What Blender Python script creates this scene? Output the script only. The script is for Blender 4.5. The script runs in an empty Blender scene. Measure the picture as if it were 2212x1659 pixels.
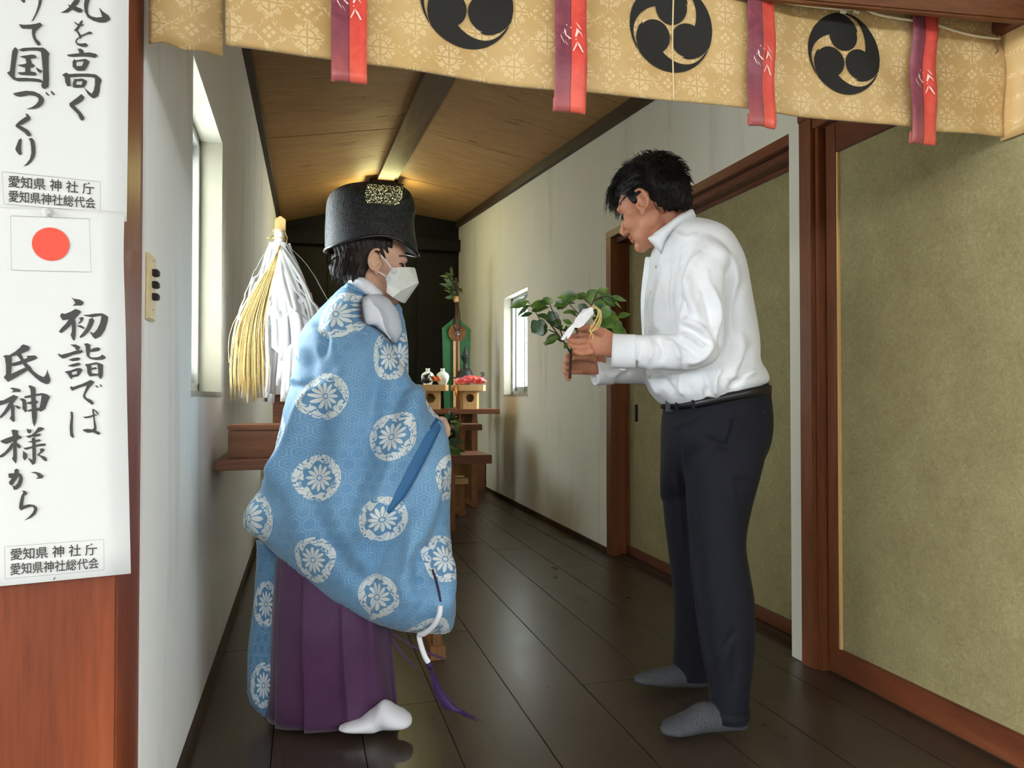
import bpy, bmesh, math, random
import numpy as np
from mathutils import Vector, Matrix
from mathutils.geometry import delaunay_2d_cdt
random.seed(7); rng = np.random.default_rng(7)
S = bpy.context.scene
COL = S.collection

# ------------------------------------------------------------------ camera
EYE = 0.95
YAW, PITCH, FPX = math.radians(-15.57), math.radians(0.92), 1600.0
cam_d = bpy.data.cameras.new('camera')
cam_d.sensor_fit = 'HORIZONTAL'; cam_d.sensor_width = 36.0
cam_d.lens = FPX / 2212 * 36.0
cam_d.clip_start = 0.05; cam_d.clip_end = 200
cam = bpy.data.objects.new('camera', cam_d); COL.objects.link(cam)
cam.location = (0, 0, EYE); cam.rotation_euler = (math.pi/2 + PITCH, 0, YAW)
S.camera = cam

# ------------------------------------------------------------------ world, lights, exposure
w = bpy.data.worlds.new('overcast_sky'); S.world = w; w.use_nodes = True
bg = w.node_tree.nodes['Background']
bg.inputs['Color'].default_value = (0.88, 0.95, 1.0, 1); bg.inputs['Strength'].default_value = 13
S.view_settings.view_transform = 'Standard'; S.view_settings.look = 'None'
S.view_settings.gamma = 1.0; S.view_settings.use_curve_mapping = False
S.view_settings.exposure = 0.33

# ------------------------------------------------------------------ geometry from measurements
def _rz(a): return np.array([[math.cos(a), -math.sin(a), 0], [math.sin(a), math.cos(a), 0], [0, 0, 1]])
def _rx(a): return np.array([[1, 0, 0], [0, math.cos(a), -math.sin(a)], [0, math.sin(a), math.cos(a)]])
RM = _rz(YAW) @ _rx(math.pi/2 + PITCH); EY = np.array([0, 0, EYE])
RIGHT = RM[:, 0]; FWD = np.array([-math.sin(YAW), math.cos(YAW), 0.]); UP = np.array([0, 0, 1.])
def ray(px, py): return RM @ np.array([(px-1106)/FPX, -(py-829.5)/FPX, -1.])
def dep(px, py, d): return EY + ray(px, py)*d                      # point seen at a pixel, at a given distance
def onx(px, py, x): r = ray(px, py); return EY + r*(x/r[0])
def ony(px, py, y): r = ray(px, py); return EY + r*(y/r[1])
def onz(px, py, z=0.): r = ray(px, py); return EY + r*((z-EYE)/r[2])

# ------------------------------------------------------------------ objects
def link(name, me, parent=None, mats=(), smooth=False):
    o = bpy.data.objects.new(name, me); COL.objects.link(o)
    for m in (mats if isinstance(mats, (list, tuple)) else [mats]):
        if m: me.materials.append(m)
    if smooth: me.polygons.foreach_set('use_smooth', [True]*len(me.polygons))
    if parent: o.parent = parent
    return o
def tag(o, label=None, cat=None, group=None, kind=None):
    if label: o['label'] = label
    if cat: o['category'] = cat
    if group: o['group'] = group
    if kind: o['kind'] = kind
    return o
def thing(name, loc, label, cat, group=None, kind=None):
    o = bpy.data.objects.new(name, None); COL.objects.link(o); o.location = Vector(loc); o.empty_display_size = .05
    bpy.context.view_layer.update()
    return tag(o, label, cat, group, kind)
def fix(o):
    """keep world placement of a mesh made in world coordinates when it is parented"""
    if o.parent: o.matrix_parent_inverse = Matrix.Translation(o.parent.location).inverted() if o.parent.type == 'EMPTY' else Matrix()
    return o
def mesh(name, V, F, mat=None, parent=None, smooth=False, uv=None):
    me = bpy.data.meshes.new(name)
    me.from_pydata([tuple(map(float, v)) for v in V], [], [tuple(map(int, f)) for f in F]); me.update()
    if uv is not None:
        l = me.uv_layers.new(name='UVMap'); idx = np.empty(len(me.loops), int); me.loops.foreach_get('vertex_index', idx)
        l.data.foreach_set('uv', np.asarray(uv, float)[idx].ravel())
    return fix(link(name, me, parent, mat, smooth))
def bmo(name, bm, mat=None, parent=None, smooth=False):
    bmesh.ops.recalc_face_normals(bm, faces=bm.faces)
    me = bpy.data.meshes.new(name); bm.to_mesh(me); bm.free()
    return fix(link(name, me, parent, mat, smooth))
def bm_box(bm, lo, hi, bev=0.0, rot=None, piv=None):
    lo, hi = np.minimum(lo, hi), np.maximum(lo, hi)
    t = bmesh.new(); bmesh.ops.create_cube(t, size=1)
    for v in t.verts: v.co = Vector([(lo[i]+hi[i])/2 + v.co[i]*(hi[i]-lo[i]) for i in range(3)])
    if bev > 0: bmesh.ops.bevel(t, geom=t.edges[:], offset=min(bev, .45*min(hi-lo)), segments=2, affect='EDGES')
    if rot is not None:
        p = Vector(piv if piv is not None else (np.array(lo)+hi)/2)
        for v in t.verts: v.co = p + rot @ (v.co - p)
    me = bpy.data.meshes.new('t'); t.to_mesh(me); t.free(); bm.from_mesh(me); bpy.data.meshes.remove(me)
def box(name, lo, hi, mat, parent=None, bev=.002, rot=None, piv=None):
    bm = bmesh.new(); bm_box(bm, np.array(lo, float), np.array(hi, float), bev, rot, piv); return bmo(name, bm, mat, parent)
def boxes(name, L, mat, parent=None, bev=.002):
    bm = bmesh.new()
    for lo, hi in L: bm_box(bm, np.array(lo, float), np.array(hi, float), bev)
    return bmo(name, bm, mat, parent)
def prism(name, poly, off, mat, parent=None, bev=0):
    """polygon (list of 3D points) extruded by the vector off"""
    n = len(poly); P = [np.array(p, float) for p in poly]; V = P + [p + np.array(off) for p in P]
    F = [tuple(range(n))[::-1], tuple(range(n, 2*n))] + [(i, (i+1) % n, n+(i+1) % n, n+i) for i in range(n)]
    bm = bmesh.new(); vs = [bm.verts.new(tuple(v)) for v in V]
    for f in F: bm.faces.new([vs[i] for i in f])
    if bev: bmesh.ops.bevel(bm, geom=bm.edges[:], offset=bev, segments=2, affect='EDGES')
    return bmo(name, bm, mat, parent)
def frames(P):
    P = np.asarray(P, float); T = np.gradient(P, axis=0); T /= np.linalg.norm(T, axis=1)[:, None]+1e-12
    return P, T
def tube_vf(P, R, n=12, up=None, cap=True):
    """tube along points; R: radius or (across, along-up) per point. up: reference axis for the second radius"""
    P, T = frames(P); k = len(P)
    R = np.broadcast_to(np.asarray(R, float).reshape(-1, 1) if np.ndim(R) < 2 else np.asarray(R, float), (k, 1 if np.ndim(R) < 2 else 2))
    if R.shape[1] == 1: R = np.repeat(R, 2, 1)
    V = []; a = np.arange(n)*2*math.pi/n
    ref = np.array(up if up is not None else (0.31, 0.2, .93), float)
    b = None
    for i in range(k):
        if up is None:
            if b is None: b = ref - T[i]*ref.dot(T[i])
            else: b = b - T[i]*b.dot(T[i])
        else: b = ref - T[i]*ref.dot(T[i])
        b = b/(np.linalg.norm(b)+1e-12); c = np.cross(T[i], b)
        V.append(P[i] + np.outer(np.cos(a), c)*R[i, 0] + np.outer(np.sin(a), b)*R[i, 1])
    V = np.concatenate(V); F = []
    for i in range(k-1):
        for j in range(n): F.append((i*n+j, i*n+(j+1) % n, (i+1)*n+(j+1) % n, (i+1)*n+j))
    if cap: F.append(tuple(range(n))[::-1]); F.append(tuple((k-1)*n+j for j in range(n)))
    return V, F
def tube(name, P, R, mat, parent=None, n=10, up=None, smooth=True, cap=True):
    V, F = tube_vf(P, R, n, up, cap); return mesh(name, V, F, mat, parent, smooth)
def spline(P, m=8):
    """Catmull-Rom through the points (any dimension)"""
    P = np.asarray(P, float); Q = np.vstack([2*P[0]-P[1], P, 2*P[-1]-P[-2]]); out = []
    for i in range(1, len(Q)-2):
        p0, p1, p2, p3 = Q[i-1], Q[i], Q[i+1], Q[i+2]
        for t in np.linspace(0, 1, m, endpoint=False):
            out.append(.5*((2*p1)+(-p0+p2)*t+(2*p0-5*p1+4*p2-p3)*t*t+(-p0+3*p1-3*p2+p3)*t**3))
    out.append(P[-1]); return np.array(out)
def loft(rings, cap=True):
    n = len(rings[0]); V = np.concatenate(rings); F = []
    for i in range(len(rings)-1):
        for j in range(n): F.append((i*n+j, i*n+(j+1) % n, (i+1)*n+(j+1) % n, (i+1)*n+j))
    if cap: F.append(tuple(range(n))[::-1]); F.append(tuple((len(rings)-1)*n+j for j in range(n)))
    return V, F
def lathe(name, prof, loc, mat, parent=None, n=28, smooth=True):
    a = np.arange(n)*2*math.pi/n
    rings = [np.stack([loc[0]+r*np.cos(a), loc[1]+r*np.sin(a), np.full(n, loc[2]+z)], 1) for r, z in prof]
    V, F = loft(rings); return mesh(name, V, F, mat, parent, smooth)
def ell(c, ax, n=20, m=12, R=None):
    """ellipsoid verts/faces"""
    rings = []
    for i in range(1, m):
        t = math.pi*i/m; a = np.arange(n)*2*math.pi/n
        rings.append(np.stack([np.cos(a)*math.sin(t)*ax[0], np.sin(a)*math.sin(t)*ax[1], np.full(n, -math.cos(t)*ax[2])], 1))
    V, F = loft(rings)
    if R is not None: V = V @ np.asarray(R).T
    return V + np.asarray(c), F
def fuse(parts, voxel, smooth=6, lam=.5):
    """weld overlapping closed shapes into one continuous surface"""
    V = []; F = []; o = 0
    for v, f in parts:
        V.append(np.asarray(v)); F += [tuple(int(i)+o for i in q) for q in f]; o += len(v)
    V = np.concatenate(V)
    bm = bmesh.new(); vs = [bm.verts.new(tuple(map(float, p))) for p in V]
    for q in F:
        try: bm.faces.new([vs[i] for i in q])
        except ValueError: pass
    me = bpy.data.meshes.new('t'); bm.to_mesh(me); bm.free()
    ob = bpy.data.objects.new('t', me); COL.objects.link(ob)
    md = ob.modifiers.new('r', 'REMESH'); md.mode = 'VOXEL'; md.voxel_size = voxel
    ev = ob.evaluated_get(bpy.context.evaluated_depsgraph_get()); m2 = ev.to_mesh()
    n = len(m2.vertices); W = np.empty(n*3); m2.vertices.foreach_get('co', W); W = W.reshape(-1, 3).copy()
    F2 = [tuple(p.vertices) for p in m2.polygons]; ev.to_mesh_clear()
    bpy.data.objects.remove(ob); bpy.data.meshes.remove(me)
    return relax(W, F2, smooth, lam), F2
def edges_of(F):
    E = set()
    for f in F:
        for i in range(len(f)):
            a, b = f[i], f[(i+1) % len(f)]; E.add((a, b) if a < b else (b, a))
    return np.array(list(E))
def relax(V, F, it, lam=.5, mask=None):
    if not it: return V
    E = edges_of(F); d = np.bincount(E.ravel(), minlength=len(V))[:, None]+1e-9
    for k in range(it):
        A = np.stack([np.bincount(E[:, 0], V[E[:, 1], c], len(V)) + np.bincount(E[:, 1], V[E[:, 0], c], len(V)) for c in range(3)], 1)/d
        D = (A-V)*lam
        V = V + (D if mask is None else D*mask[:, None])
    return V
def normals(V, F):
    N = np.zeros_like(V); Q = np.array([f if len(f) == 4 else (f[0], f[1], f[2], f[2]) for f in F if len(f) in (3, 4)])
    n = np.cross(V[Q[:, 2]]-V[Q[:, 0]], V[Q[:, 3]]-V[Q[:, 1]]); t = Q[:, 2] == Q[:, 3]
    n[t] = np.cross(V[Q[t, 1]]-V[Q[t, 0]], V[Q[t, 2]]-V[Q[t, 0]])
    for k in range(4): np.add.at(N, Q[:, k], n)
    return N/(np.linalg.norm(N, axis=1)[:, None]+1e-12)
def topix(V):
    q = (np.asarray(V)-EY) @ RM
    return np.stack([1106+FPX*q[:, 0]/-q[:, 2], 829.5-FPX*q[:, 1]/-q[:, 2], -q[:, 2]], 1)
def crease(V, F, L, side=None):
    """cloth folds on a measured surface: each fold = (pts in photo pixels, width px, height m [, sign side]); raises (or lowers) the facing side"""
    N = normals(V, F); P = topix(V); vd = (V-EY)/np.linalg.norm(V-EY, axis=1)[:, None]
    face = np.clip(-(N*vd).sum(1)*2.0+.25, 0, 1)
    H = np.zeros(len(V))
    for it in L:
        pts, wd, h = spline(it[0], 5) if len(it[0]) > 2 else np.array(it[0], float), it[1], it[2]
        best = np.full(len(V), 1e9); tt = np.zeros(len(V)); n = len(pts)-1
        for i in range(n):
            a, b = pts[i], pts[i+1]; ab = b-a; t = np.clip(((P[:, :2]-a) @ ab)/(ab@ab+1e-9), 0, 1)
            d = np.linalg.norm(P[:, :2]-(a+t[:, None]*ab), axis=1); k = d < best; best[k] = d[k]; tt[k] = (i+t[k])/n
        en = np.clip(np.sin(np.pi*np.clip(tt, .04, .96))*1.6, 0, 1)
        if len(it) > 3:      # overlapping edge: sharp on one side, fading on the other
            k = np.clip((tt*n).astype(int), 0, n-1); dv = (pts[1:]-pts[:-1])[k]; rel = P[:, :2]-pts[:-1][k]; sd = (dv[:, 0]*rel[:, 1]-dv[:, 1]*rel[:, 0])/(np.linalg.norm(dv, axis=1)+1e-9)*it[3]
            H += h*.5*(1+np.tanh(sd/wd*2))*np.exp(-(best/(5*wd))**2)*en
        else: H += h*np.exp(-(best/wd)**2)*en
    return V + N*(H*face)[:, None]
def pillow(outline, dfn_front, dfn_back, step, extra=()):
    """closed soft form: outline in photo pixels, front and back distance functions of (px array, py array, inset px)"""
    O = np.asarray(outline, float)
    x0, y0 = O.min(0); x1, y1 = O.max(0)
    gx, gy = np.meshgrid(np.arange(x0, x1, step), np.arange(y0, y1, step)); gx = gx + (np.arange(gx.shape[0]) % 2)[:, None]*step/2
    G = np.stack([gx.ravel(), gy.ravel()], 1)
    def inside_dist(G):
        ins = np.zeros(len(G), bool); dm = np.full(len(G), 1e9)
        for i in range(len(O)):
            a, b = O[i], O[(i+1) % len(O)]
            c = ((a[1] > G[:, 1]) != (b[1] > G[:, 1])); 
            with np.errstate(divide='ignore', invalid='ignore'): xi = (b[0]-a[0])*(G[:, 1]-a[1])/(b[1]-a[1]+1e-12)+a[0]
            ins ^= c & (G[:, 0] < xi)
            ab = b-a; t = np.clip(((G-a)@ab)/(ab@ab+1e-9), 0, 1); dm = np.minimum(dm, np.linalg.norm(G-(a+t[:, None]*ab), axis=1))
        return ins, dm
    ins, dm = inside_dist(G); G = G[ins & (dm > step*.55)]
    n = len(O); pts = [Vector(p) for p in np.vstack([O, G])]
    vo, ed, fc, *_ = delaunay_2d_cdt(pts, [(i, (i+1) % n) for i in range(n)], [], 1, 1e-6)
    P = np.array([tuple(v) for v in vo]); _, dm = inside_dist(P); edge = dm < 1e-3; dm[edge] = 0
    df = dfn_front(P[:, 0], P[:, 1], dm); db = dfn_back(P[:, 0], P[:, 1], dm)
    m = .5*(df+db); df = np.where(edge, m, df); db = np.where(edge, m, db)
    R = np.stack([ray(x, y) for x, y in P])
    Vf = EY + R*df[:, None]; Vb = EY + R*db[:, None]
    k = len(P); idx = np.arange(k); bi = np.where(edge, idx, idx+k)
    F = [tuple(f[::-1]) for f in fc] + [tuple(int(bi[i]) for i in f) for f in fc]
    V = np.vstack([Vf, Vb]); used = np.unique(np.array([i for f in F for i in f])); mp = -np.ones(len(V), int); mp[used] = np.arange(len(used))
    return V[used], [tuple(int(mp[i]) for i in f) for f in F], np.vstack([P, P])[used]
# ------------------------------------------------------------------ materials
def srgb(r, g, b):
    f = lambda c: ((c/255)/12.92 if c/255 <= .04045 else ((c/255+.055)/1.055)**2.4)
    return (f(r), f(g), f(b), 1)
class X:
    """a number flowing through math nodes"""
    def __init__(s, t, k): s.t, s.k = t, k
    def op(s, o, b=None, c=None):
        n = s.t.nodes.new('ShaderNodeMath'); n.operation = o
        for i, v in enumerate((s, b, c)):
            if v is None: continue
            if isinstance(v, X): s.t.links.new(v.k, n.inputs[i])
            else: n.inputs[i].default_value = v
        return X(s.t, n.outputs[0])
    def __add__(s, b): return s.op('ADD', b)
    def __sub__(s, b): return s.op('SUBTRACT', b)
    def __mul__(s, b): return s.op('MULTIPLY', b)
    def __truediv__(s, b): return s.op('DIVIDE', b)
    def lt(s, b): return s.op('LESS_THAN', b)
    def gt(s, b): return s.op('GREATER_THAN', b)
    def max(s, b): return s.op('MAXIMUM', b)
    def min(s, b): return s.op('MINIMUM', b)
    def abs(s): return s.op('ABSOLUTE')
    def sin(s): return s.op('SINE')
    def cos(s): return s.op('COSINE')
    def floor(s): return s.op('FLOOR')
    def mod(s, b): return s.op('FLOORED_MODULO', b)
    def sqrt(s): return s.op('SQRT')
    def atan2(s, b): return s.op('ARCTAN2', b)
    def step(s, a, b):
        n = s.t.nodes.new('ShaderNodeMapRange'); n.interpolation_type = 'SMOOTHSTEP'
        s.t.links.new(s.k, n.inputs[0]); n.inputs[1].default_value = a; n.inputs[2].default_value = b; n.inputs[3].default_value = 0; n.inputs[4].default_value = 1
        return X(s.t, n.outputs[0])
class Mat:
    def __init__(s, name, rough=.6, spec=.35):
        s.m = bpy.data.materials.new(name); s.m.use_nodes = True; s.t = s.m.node_tree
        s.b = s.t.nodes['Principled BSDF']; s.b.inputs['Roughness'].default_value = rough; s.b.inputs['Specular IOR Level'].default_value = spec
    def n(s, typ, **kw):
        n = s.t.nodes.new(typ)
        for k, v in kw.items(): setattr(n, k, v)
        return n
    def pos(s):
        g = s.n('ShaderNodeNewGeometry'); return g.outputs['Position']
    def uv(s):
        u = s.n('ShaderNodeUVMap'); return u.outputs[0]
    def xyz(s, v):
        x = s.n('ShaderNodeSeparateXYZ'); s.t.links.new(v, x.inputs[0]); return [X(s.t, o) for o in x.outputs]
    def scale(s, v, sc, off=(0, 0, 0)):
        m = s.n('ShaderNodeMapping'); s.t.links.new(v, m.inputs[0]); m.inputs['Scale'].default_value = sc; m.inputs['Location'].default_value = off; return m.outputs[0]
    def noise(s, v, scale=5, detail=4, rough=.55, dist=0, lac=2.0):
        n = s.n('ShaderNodeTexNoise'); s.t.links.new(v, n.inputs['Vector']); n.inputs['Scale'].default_value = scale; n.inputs['Detail'].default_value = detail
        n.inputs['Roughness'].default_value = rough; n.inputs['Distortion'].default_value = dist; return X(s.t, n.outputs[0])
    def vor(s, v, scale=5, feat='F1', out=0):
        n = s.n('ShaderNodeTexVoronoi'); n.feature = feat; s.t.links.new(v, n.inputs['Vector']); n.inputs['Scale'].default_value = scale; return X(s.t, n.outputs[out])
    def ramp(s, x, stops):
        r = s.n('ShaderNodeValToRGB'); s.t.links.new(x.k, r.inputs[0]); e = r.color_ramp.elements
        while len(e) < len(stops): e.new(.5)
        for i, (p, c) in enumerate(stops): e[i].position = p; e[i].color = c if len(c) == 4 else (*c, 1)
        return r.outputs[0]
    def mix(s, f, a, b, mode='MIX'):
        n = s.n('ShaderNodeMix', data_type='RGBA', blend_type=mode)
        if isinstance(f, X): s.t.links.new(f.k, n.inputs[0])
        else: n.inputs[0].default_value = f
        for i, v in ((6, a), (7, b)):
            if isinstance(v, tuple): n.inputs[i].default_value = v
            else: s.t.links.new(v, n.inputs[i])
        return n.outputs[2]
    def col(s, c):
        if isinstance(c, tuple): s.b.inputs['Base Color'].default_value = c
        else: s.t.links.new(c, s.b.inputs['Base Color'])
        return s
    def rgh(s, x): s.t.links.new(x.k, s.b.inputs['Roughness']); return s
    def bump(s, x, st=.3, d=.002):
        n = s.n('ShaderNodeBump'); n.inputs['Strength'].default_value = st; n.inputs['Distance'].default_value = d
        s.t.links.new(x.k, n.inputs['Height']); s.t.links.new(n.outputs[0], s.b.inputs['Normal']); return s
    def set(s, **k):
        for a, v in k.items(): s.b.inputs[a.replace('_', ' ')].default_value = v
        return s
def wood(name, c0, c1, c2, axis='z', ring=14., rough=.45, spec=.4, seed=0., bump=.15, stretch=14.):
    M = Mat(name, rough, spec); p = M.pos()
    sc = {'x': (1/stretch, 1, 1), 'y': (1, 1/stretch, 1), 'z': (1, 1, 1/stretch)}[axis]
    v = M.scale(p, sc, (seed, seed*1.7, seed*.6))
    big = M.noise(v, ring*.5, 3, .5, .6); fine = M.noise(v, ring*9, 3, .6)
    g = (big*9.0).sin()*.5+.5
    f = g*.55 + fine*.6
    M.col(M.ramp(f, [(.2, c0), (.52, c1), (.9, c2)])); M.bump(fine+g*.2, bump, .002)
    return M.m
def plain(name, c, rough=.6, spec=.35, nz=0., scale=40, bump=0., **kw):
    M = Mat(name, rough, spec)
    if nz or bump:
        n = M.noise(M.pos(), scale, 4)
        d = tuple(max(0, x*(1-nz)) for x in c[:3])+(1,); l = tuple(min(1, x*(1+nz)) for x in c[:3])+(1,)
        M.col(M.ramp(n, [(.3, d), (.7, l)])) if nz else M.col(c)
        if bump: M.bump(n, bump, .002)
    else: M.col(c)
    return M.set(**kw).m
MT = {}
MT['post'] = wood('stained_wood', srgb(104, 46, 20), srgb(132, 62, 28), srgb(152, 80, 42), 'z', 10, .4, .45)
MT['frame'] = wood('frame_wood', srgb(92, 50, 28), srgb(122, 68, 38), srgb(142, 84, 50), 'z', 16, .4, .45, 3.1)
MT['rail'] = wood('rail_wood', srgb(82, 42, 24), srgb(108, 57, 32), srgb(128, 74, 44), 'y', 16, .4, .45, 5.1)
MT['beam'] = wood('beam_wood', srgb(78, 56, 34), srgb(102, 76, 46), srgb(126, 98, 62), 'y', 14, .55, .3, 9.)
MT['darktrim'] = wood('cornice_wood', srgb(48, 33, 22), srgb(62, 44, 28), srgb(80, 58, 38), 'y', 14, .55, .3, 9.)
MT['linteltop'] = wood('entrance_beam_wood', srgb(96, 56, 30), srgb(128, 78, 42), srgb(146, 94, 54), 'x', 12, .5, .35, 2.)
def _floor():
    M = Mat('dark_floor_boards', .3, .5); p = M.pos()
    v = M.scale(p, (1, .07, 1)); g = M.noise(v, 9, 4, .6, 1.2); fine = M.noise(v, 90, 3, .6); sp = M.noise(p, 260, 2, .5); blot = M.noise(p, 3.5, 4)
    c = M.ramp(g*.5+fine*.5, [(.12, srgb(50, 40, 32)), (.5, srgb(66, 54, 44)), (.8, srgb(82, 70, 58))])
    M.col(c)
    M.rgh(blot*.10+g*.10+.20); M.bump(g, .02, .001); return M.m
MT['floor'] = _floor()
def _plaster(name, a, b, streak):
    M = Mat(name, .85, .2); p = M.pos(); n = M.noise(p, 1.6, 5, .6); s = M.noise(M.scale(p, (1, 2.6, .45)), 2.0, 5, .6); f = M.noise(p, 120, 3)
    c = M.ramp(n*.6+s*.4, [(.3, a), (.7, b)])
    z = M.xyz(p)[2]
    M.col(M.mix(s.step(.52, .72)*streak, c, srgb(150, 138, 118))); M.bump(f*.5+n, .12, .004); return M.m
MT['wall_l'] = _plaster('plaster_left', srgb(228, 226, 218), srgb(236, 234, 226), .22)
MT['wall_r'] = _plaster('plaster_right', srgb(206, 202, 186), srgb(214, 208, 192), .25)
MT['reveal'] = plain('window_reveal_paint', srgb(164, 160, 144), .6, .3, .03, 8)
def _ceil():
    M = Mat('ceiling_board', .6, .25); p = M.pos(); v = M.scale(p, (.1, 1, 1)); g = M.noise(v, 18, 4, .6, .8); fine = M.noise(v, 120, 3)
    st = M.noise(M.scale(p, (.35, 1.4, 1), (3, 1, 0)), 5.5, 6, .72, .7)
    c = M.ramp(g*.6+fine*.4, [(.3, srgb(134, 98, 60)), (.55, srgb(158, 120, 76)), (.8, srgb(176, 138, 92))])
    c = M.mix(st.step(.60, .67)*.75, c, srgb(84, 54, 32)); M.col(c); M.bump(fine, .1, .002); return M.m
MT['ceil'] = _ceil()
def _fusuma():
    M = Mat('olive_screen_paper', .7, .25); p = M.pos(); a = M.noise(p, 55, 5, .7, 1.6); b = M.noise(p, 9, 4); c = M.noise(p, 160, 3, .6, 2.)
    M.col(M.ramp(a*.55+b*.25+c*.2, [(.36, srgb(124, 112, 76)), (.52, srgb(142, 131, 92)), (.66, srgb(160, 150, 110))])); M.bump(a, .05, .002); return M.m
MT['fusuma'] = _fusuma()
MT['black'] = plain('black_lacquered_wood', srgb(12, 10, 9), .5, .3, .3, 6)
MT['alu'] = plain('window_aluminium', srgb(168, 170, 166), .35, .5, Metallic=.4)
def _glass():
    m = bpy.data.materials.new('window_glass'); m.use_nodes = True; t = m.node_tree; t.nodes.clear()
    o = t.nodes.new('ShaderNodeOutputMaterial'); a = t.nodes.new('ShaderNodeBsdfTransparent'); b = t.nodes.new('ShaderNodeBsdfGlossy'); x = t.nodes.new('ShaderNodeMixShader')
    a.inputs[0].default_value = (.95, .97, .96, 1); b.inputs['Roughness'].default_value = .05; x.inputs[0].default_value = .06
    t.links.new(a.outputs[0], x.inputs[1]); t.links.new(b.outputs[0], x.inputs[2]); t.links.new(x.outputs[0], o.inputs[0]); return m
MT['glass'] = _glass()
MT['ground'] = plain('outdoor_gravel', srgb(122, 122, 120), .9, .2, .15, 60)
MT['sky_blocker'] = plain('added_blocker_green', srgb(74, 80, 70), .8, .2, .4, 6, .6)
MT['blocker'] = plain('added_blocker_brown', srgb(120, 92, 64), .8, .2, .1, 8)
MT['paper'] = plain('poster_paper', srgb(208, 207, 201), .55, .3, .012, 6)
MT['ink'] = plain('grey_black_ink', srgb(64, 62, 58), .6, .25, .06, 20)
MT['hairline'] = plain('thin_printed_line', srgb(150, 148, 142), .6, .2)
MT['red'] = plain('red_print', srgb(236, 76, 56), .55, .3)
MT['blackcloth'] = plain('black_crest_print', srgb(34, 32, 28), .6, .3, .1, 90)
MT['white'] = plain('white_paper_strip', srgb(244, 244, 246), .6, .3, .02, 20)
MT['hemp'] = plain('pale_hemp', srgb(232, 200, 132), .6, .3, .18, 120)
MT['twine'] = plain('straw_twine', srgb(206, 172, 112), .8, .2, .15, 200)
MT['lightwood'] = wood('pale_cypress', srgb(204, 162, 104), srgb(220, 180, 122), srgb(232, 196, 142), 'z', 14, .5, .35, 4.)
MT['redwood'] = wood('reddish_table_wood', srgb(112, 66, 40), srgb(140, 88, 56), srgb(164, 108, 72), 'x', 14, .45, .4, 6.)
MT['boxwood'] = wood('walnut_box_wood', srgb(106, 66, 42), srgb(128, 82, 54), srgb(146, 98, 66), 'x', 20, .5, .35, 1.)
MT['legwood'] = wood('brown_leg_wood', srgb(126, 82, 46), srgb(158, 108, 66), srgb(178, 128, 84), 'z', 16, .5, .35, 2.)
# ------------------------------------------------------------------ the room
XL, XR, YB = -.303, 1.76, 8.70
def st(o): o['kind'] = 'structure'; return o
def zl(y): return 2.663 + (y-3.885)*.0481          # left eave
def zr(y): return 2.584 + (y-3.715)*.0892          # right eave
def zm(y): return 2.842 + (y-4.4)*.0735            # ridge
XM = .722
# floor: boards one by one
floor = st(box('floor', (XL-.1, .8, -.08), (XR+.25, YB+.1, -.022), MT['black'], None, 0))
seam = [-.323, -.083, .157, .397, .637, .881, 1.125, 1.357, 1.6, 1.772]
for i in range(len(seam)-1):
    cuts = [.8] + [[2.95, 5.3], [1.35, 3.9, 6.4], [2.3, 4.7, 7.1]][i % 3] + [YB]
    if i == 6: cuts = [.8, 2.2, 4.45, 6.9, YB]
    for a, b in zip(cuts, cuts[1:]):
        h = random.uniform(-.0008, .0004)
        box('floor_board', (seam[i]+.0012, a+.001, -.022), (seam[i+1]-.0012, b-.001, h), MT['floor'], floor, .0012)
# left wall with window opening (y 2.195-2.96, z .96-1.90)
wy0, wy1, wz0, wz1 = 2.195, 2.955, .960, 1.900
def wall_poly(name, x, pieces, mat, t):
    bm = bmesh.new()
    for ring in pieces:
        a = [bm.verts.new((x, y, z)) for y, z in ring]; b = [bm.verts.new((x+t, y, z)) for y, z in ring]; n = len(ring)
        bm.faces.new(a); bm.faces.new(b[::-1])
        for i in range(n): bm.faces.new((a[i], b[i], b[(i+1) % n], a[(i+1) % n]))
    bmesh.ops.remove_doubles(bm, verts=bm.verts, dist=1e-6)
    return st(bmo(name, bm, mat))
wall_poly('wall_left', XL, [
    [(1.578, 0), (wy0, 0), (wy0, zl(wy0)+.2), (1.578, zl(1.578)+.2)],
    [(wy0, 0), (wy1, 0), (wy1, wz0), (wy0, wz0)], [(wy0, wz1), (wy1, wz1), (wy1, zl(wy1)+.2), (wy0, zl(wy0)+.2)],
    [(wy1, 0), (5.834, 0), (5.834, zl(5.834)+.2), (wy1, zl(wy1)+.2)],
    [(5.834, 0), (6.603, 0), (6.603, .958), (5.834, .958)], [(5.834, 1.853), (6.603, 1.853), (6.603, zl(6.603)+.2), (5.834, zl(5.834)+.2)],
    [(6.603, 0), (YB, 0), (YB, zl(YB)+.2), (6.603, zl(6.603)+.2)]], MT['wall_l'], -.16)
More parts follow.
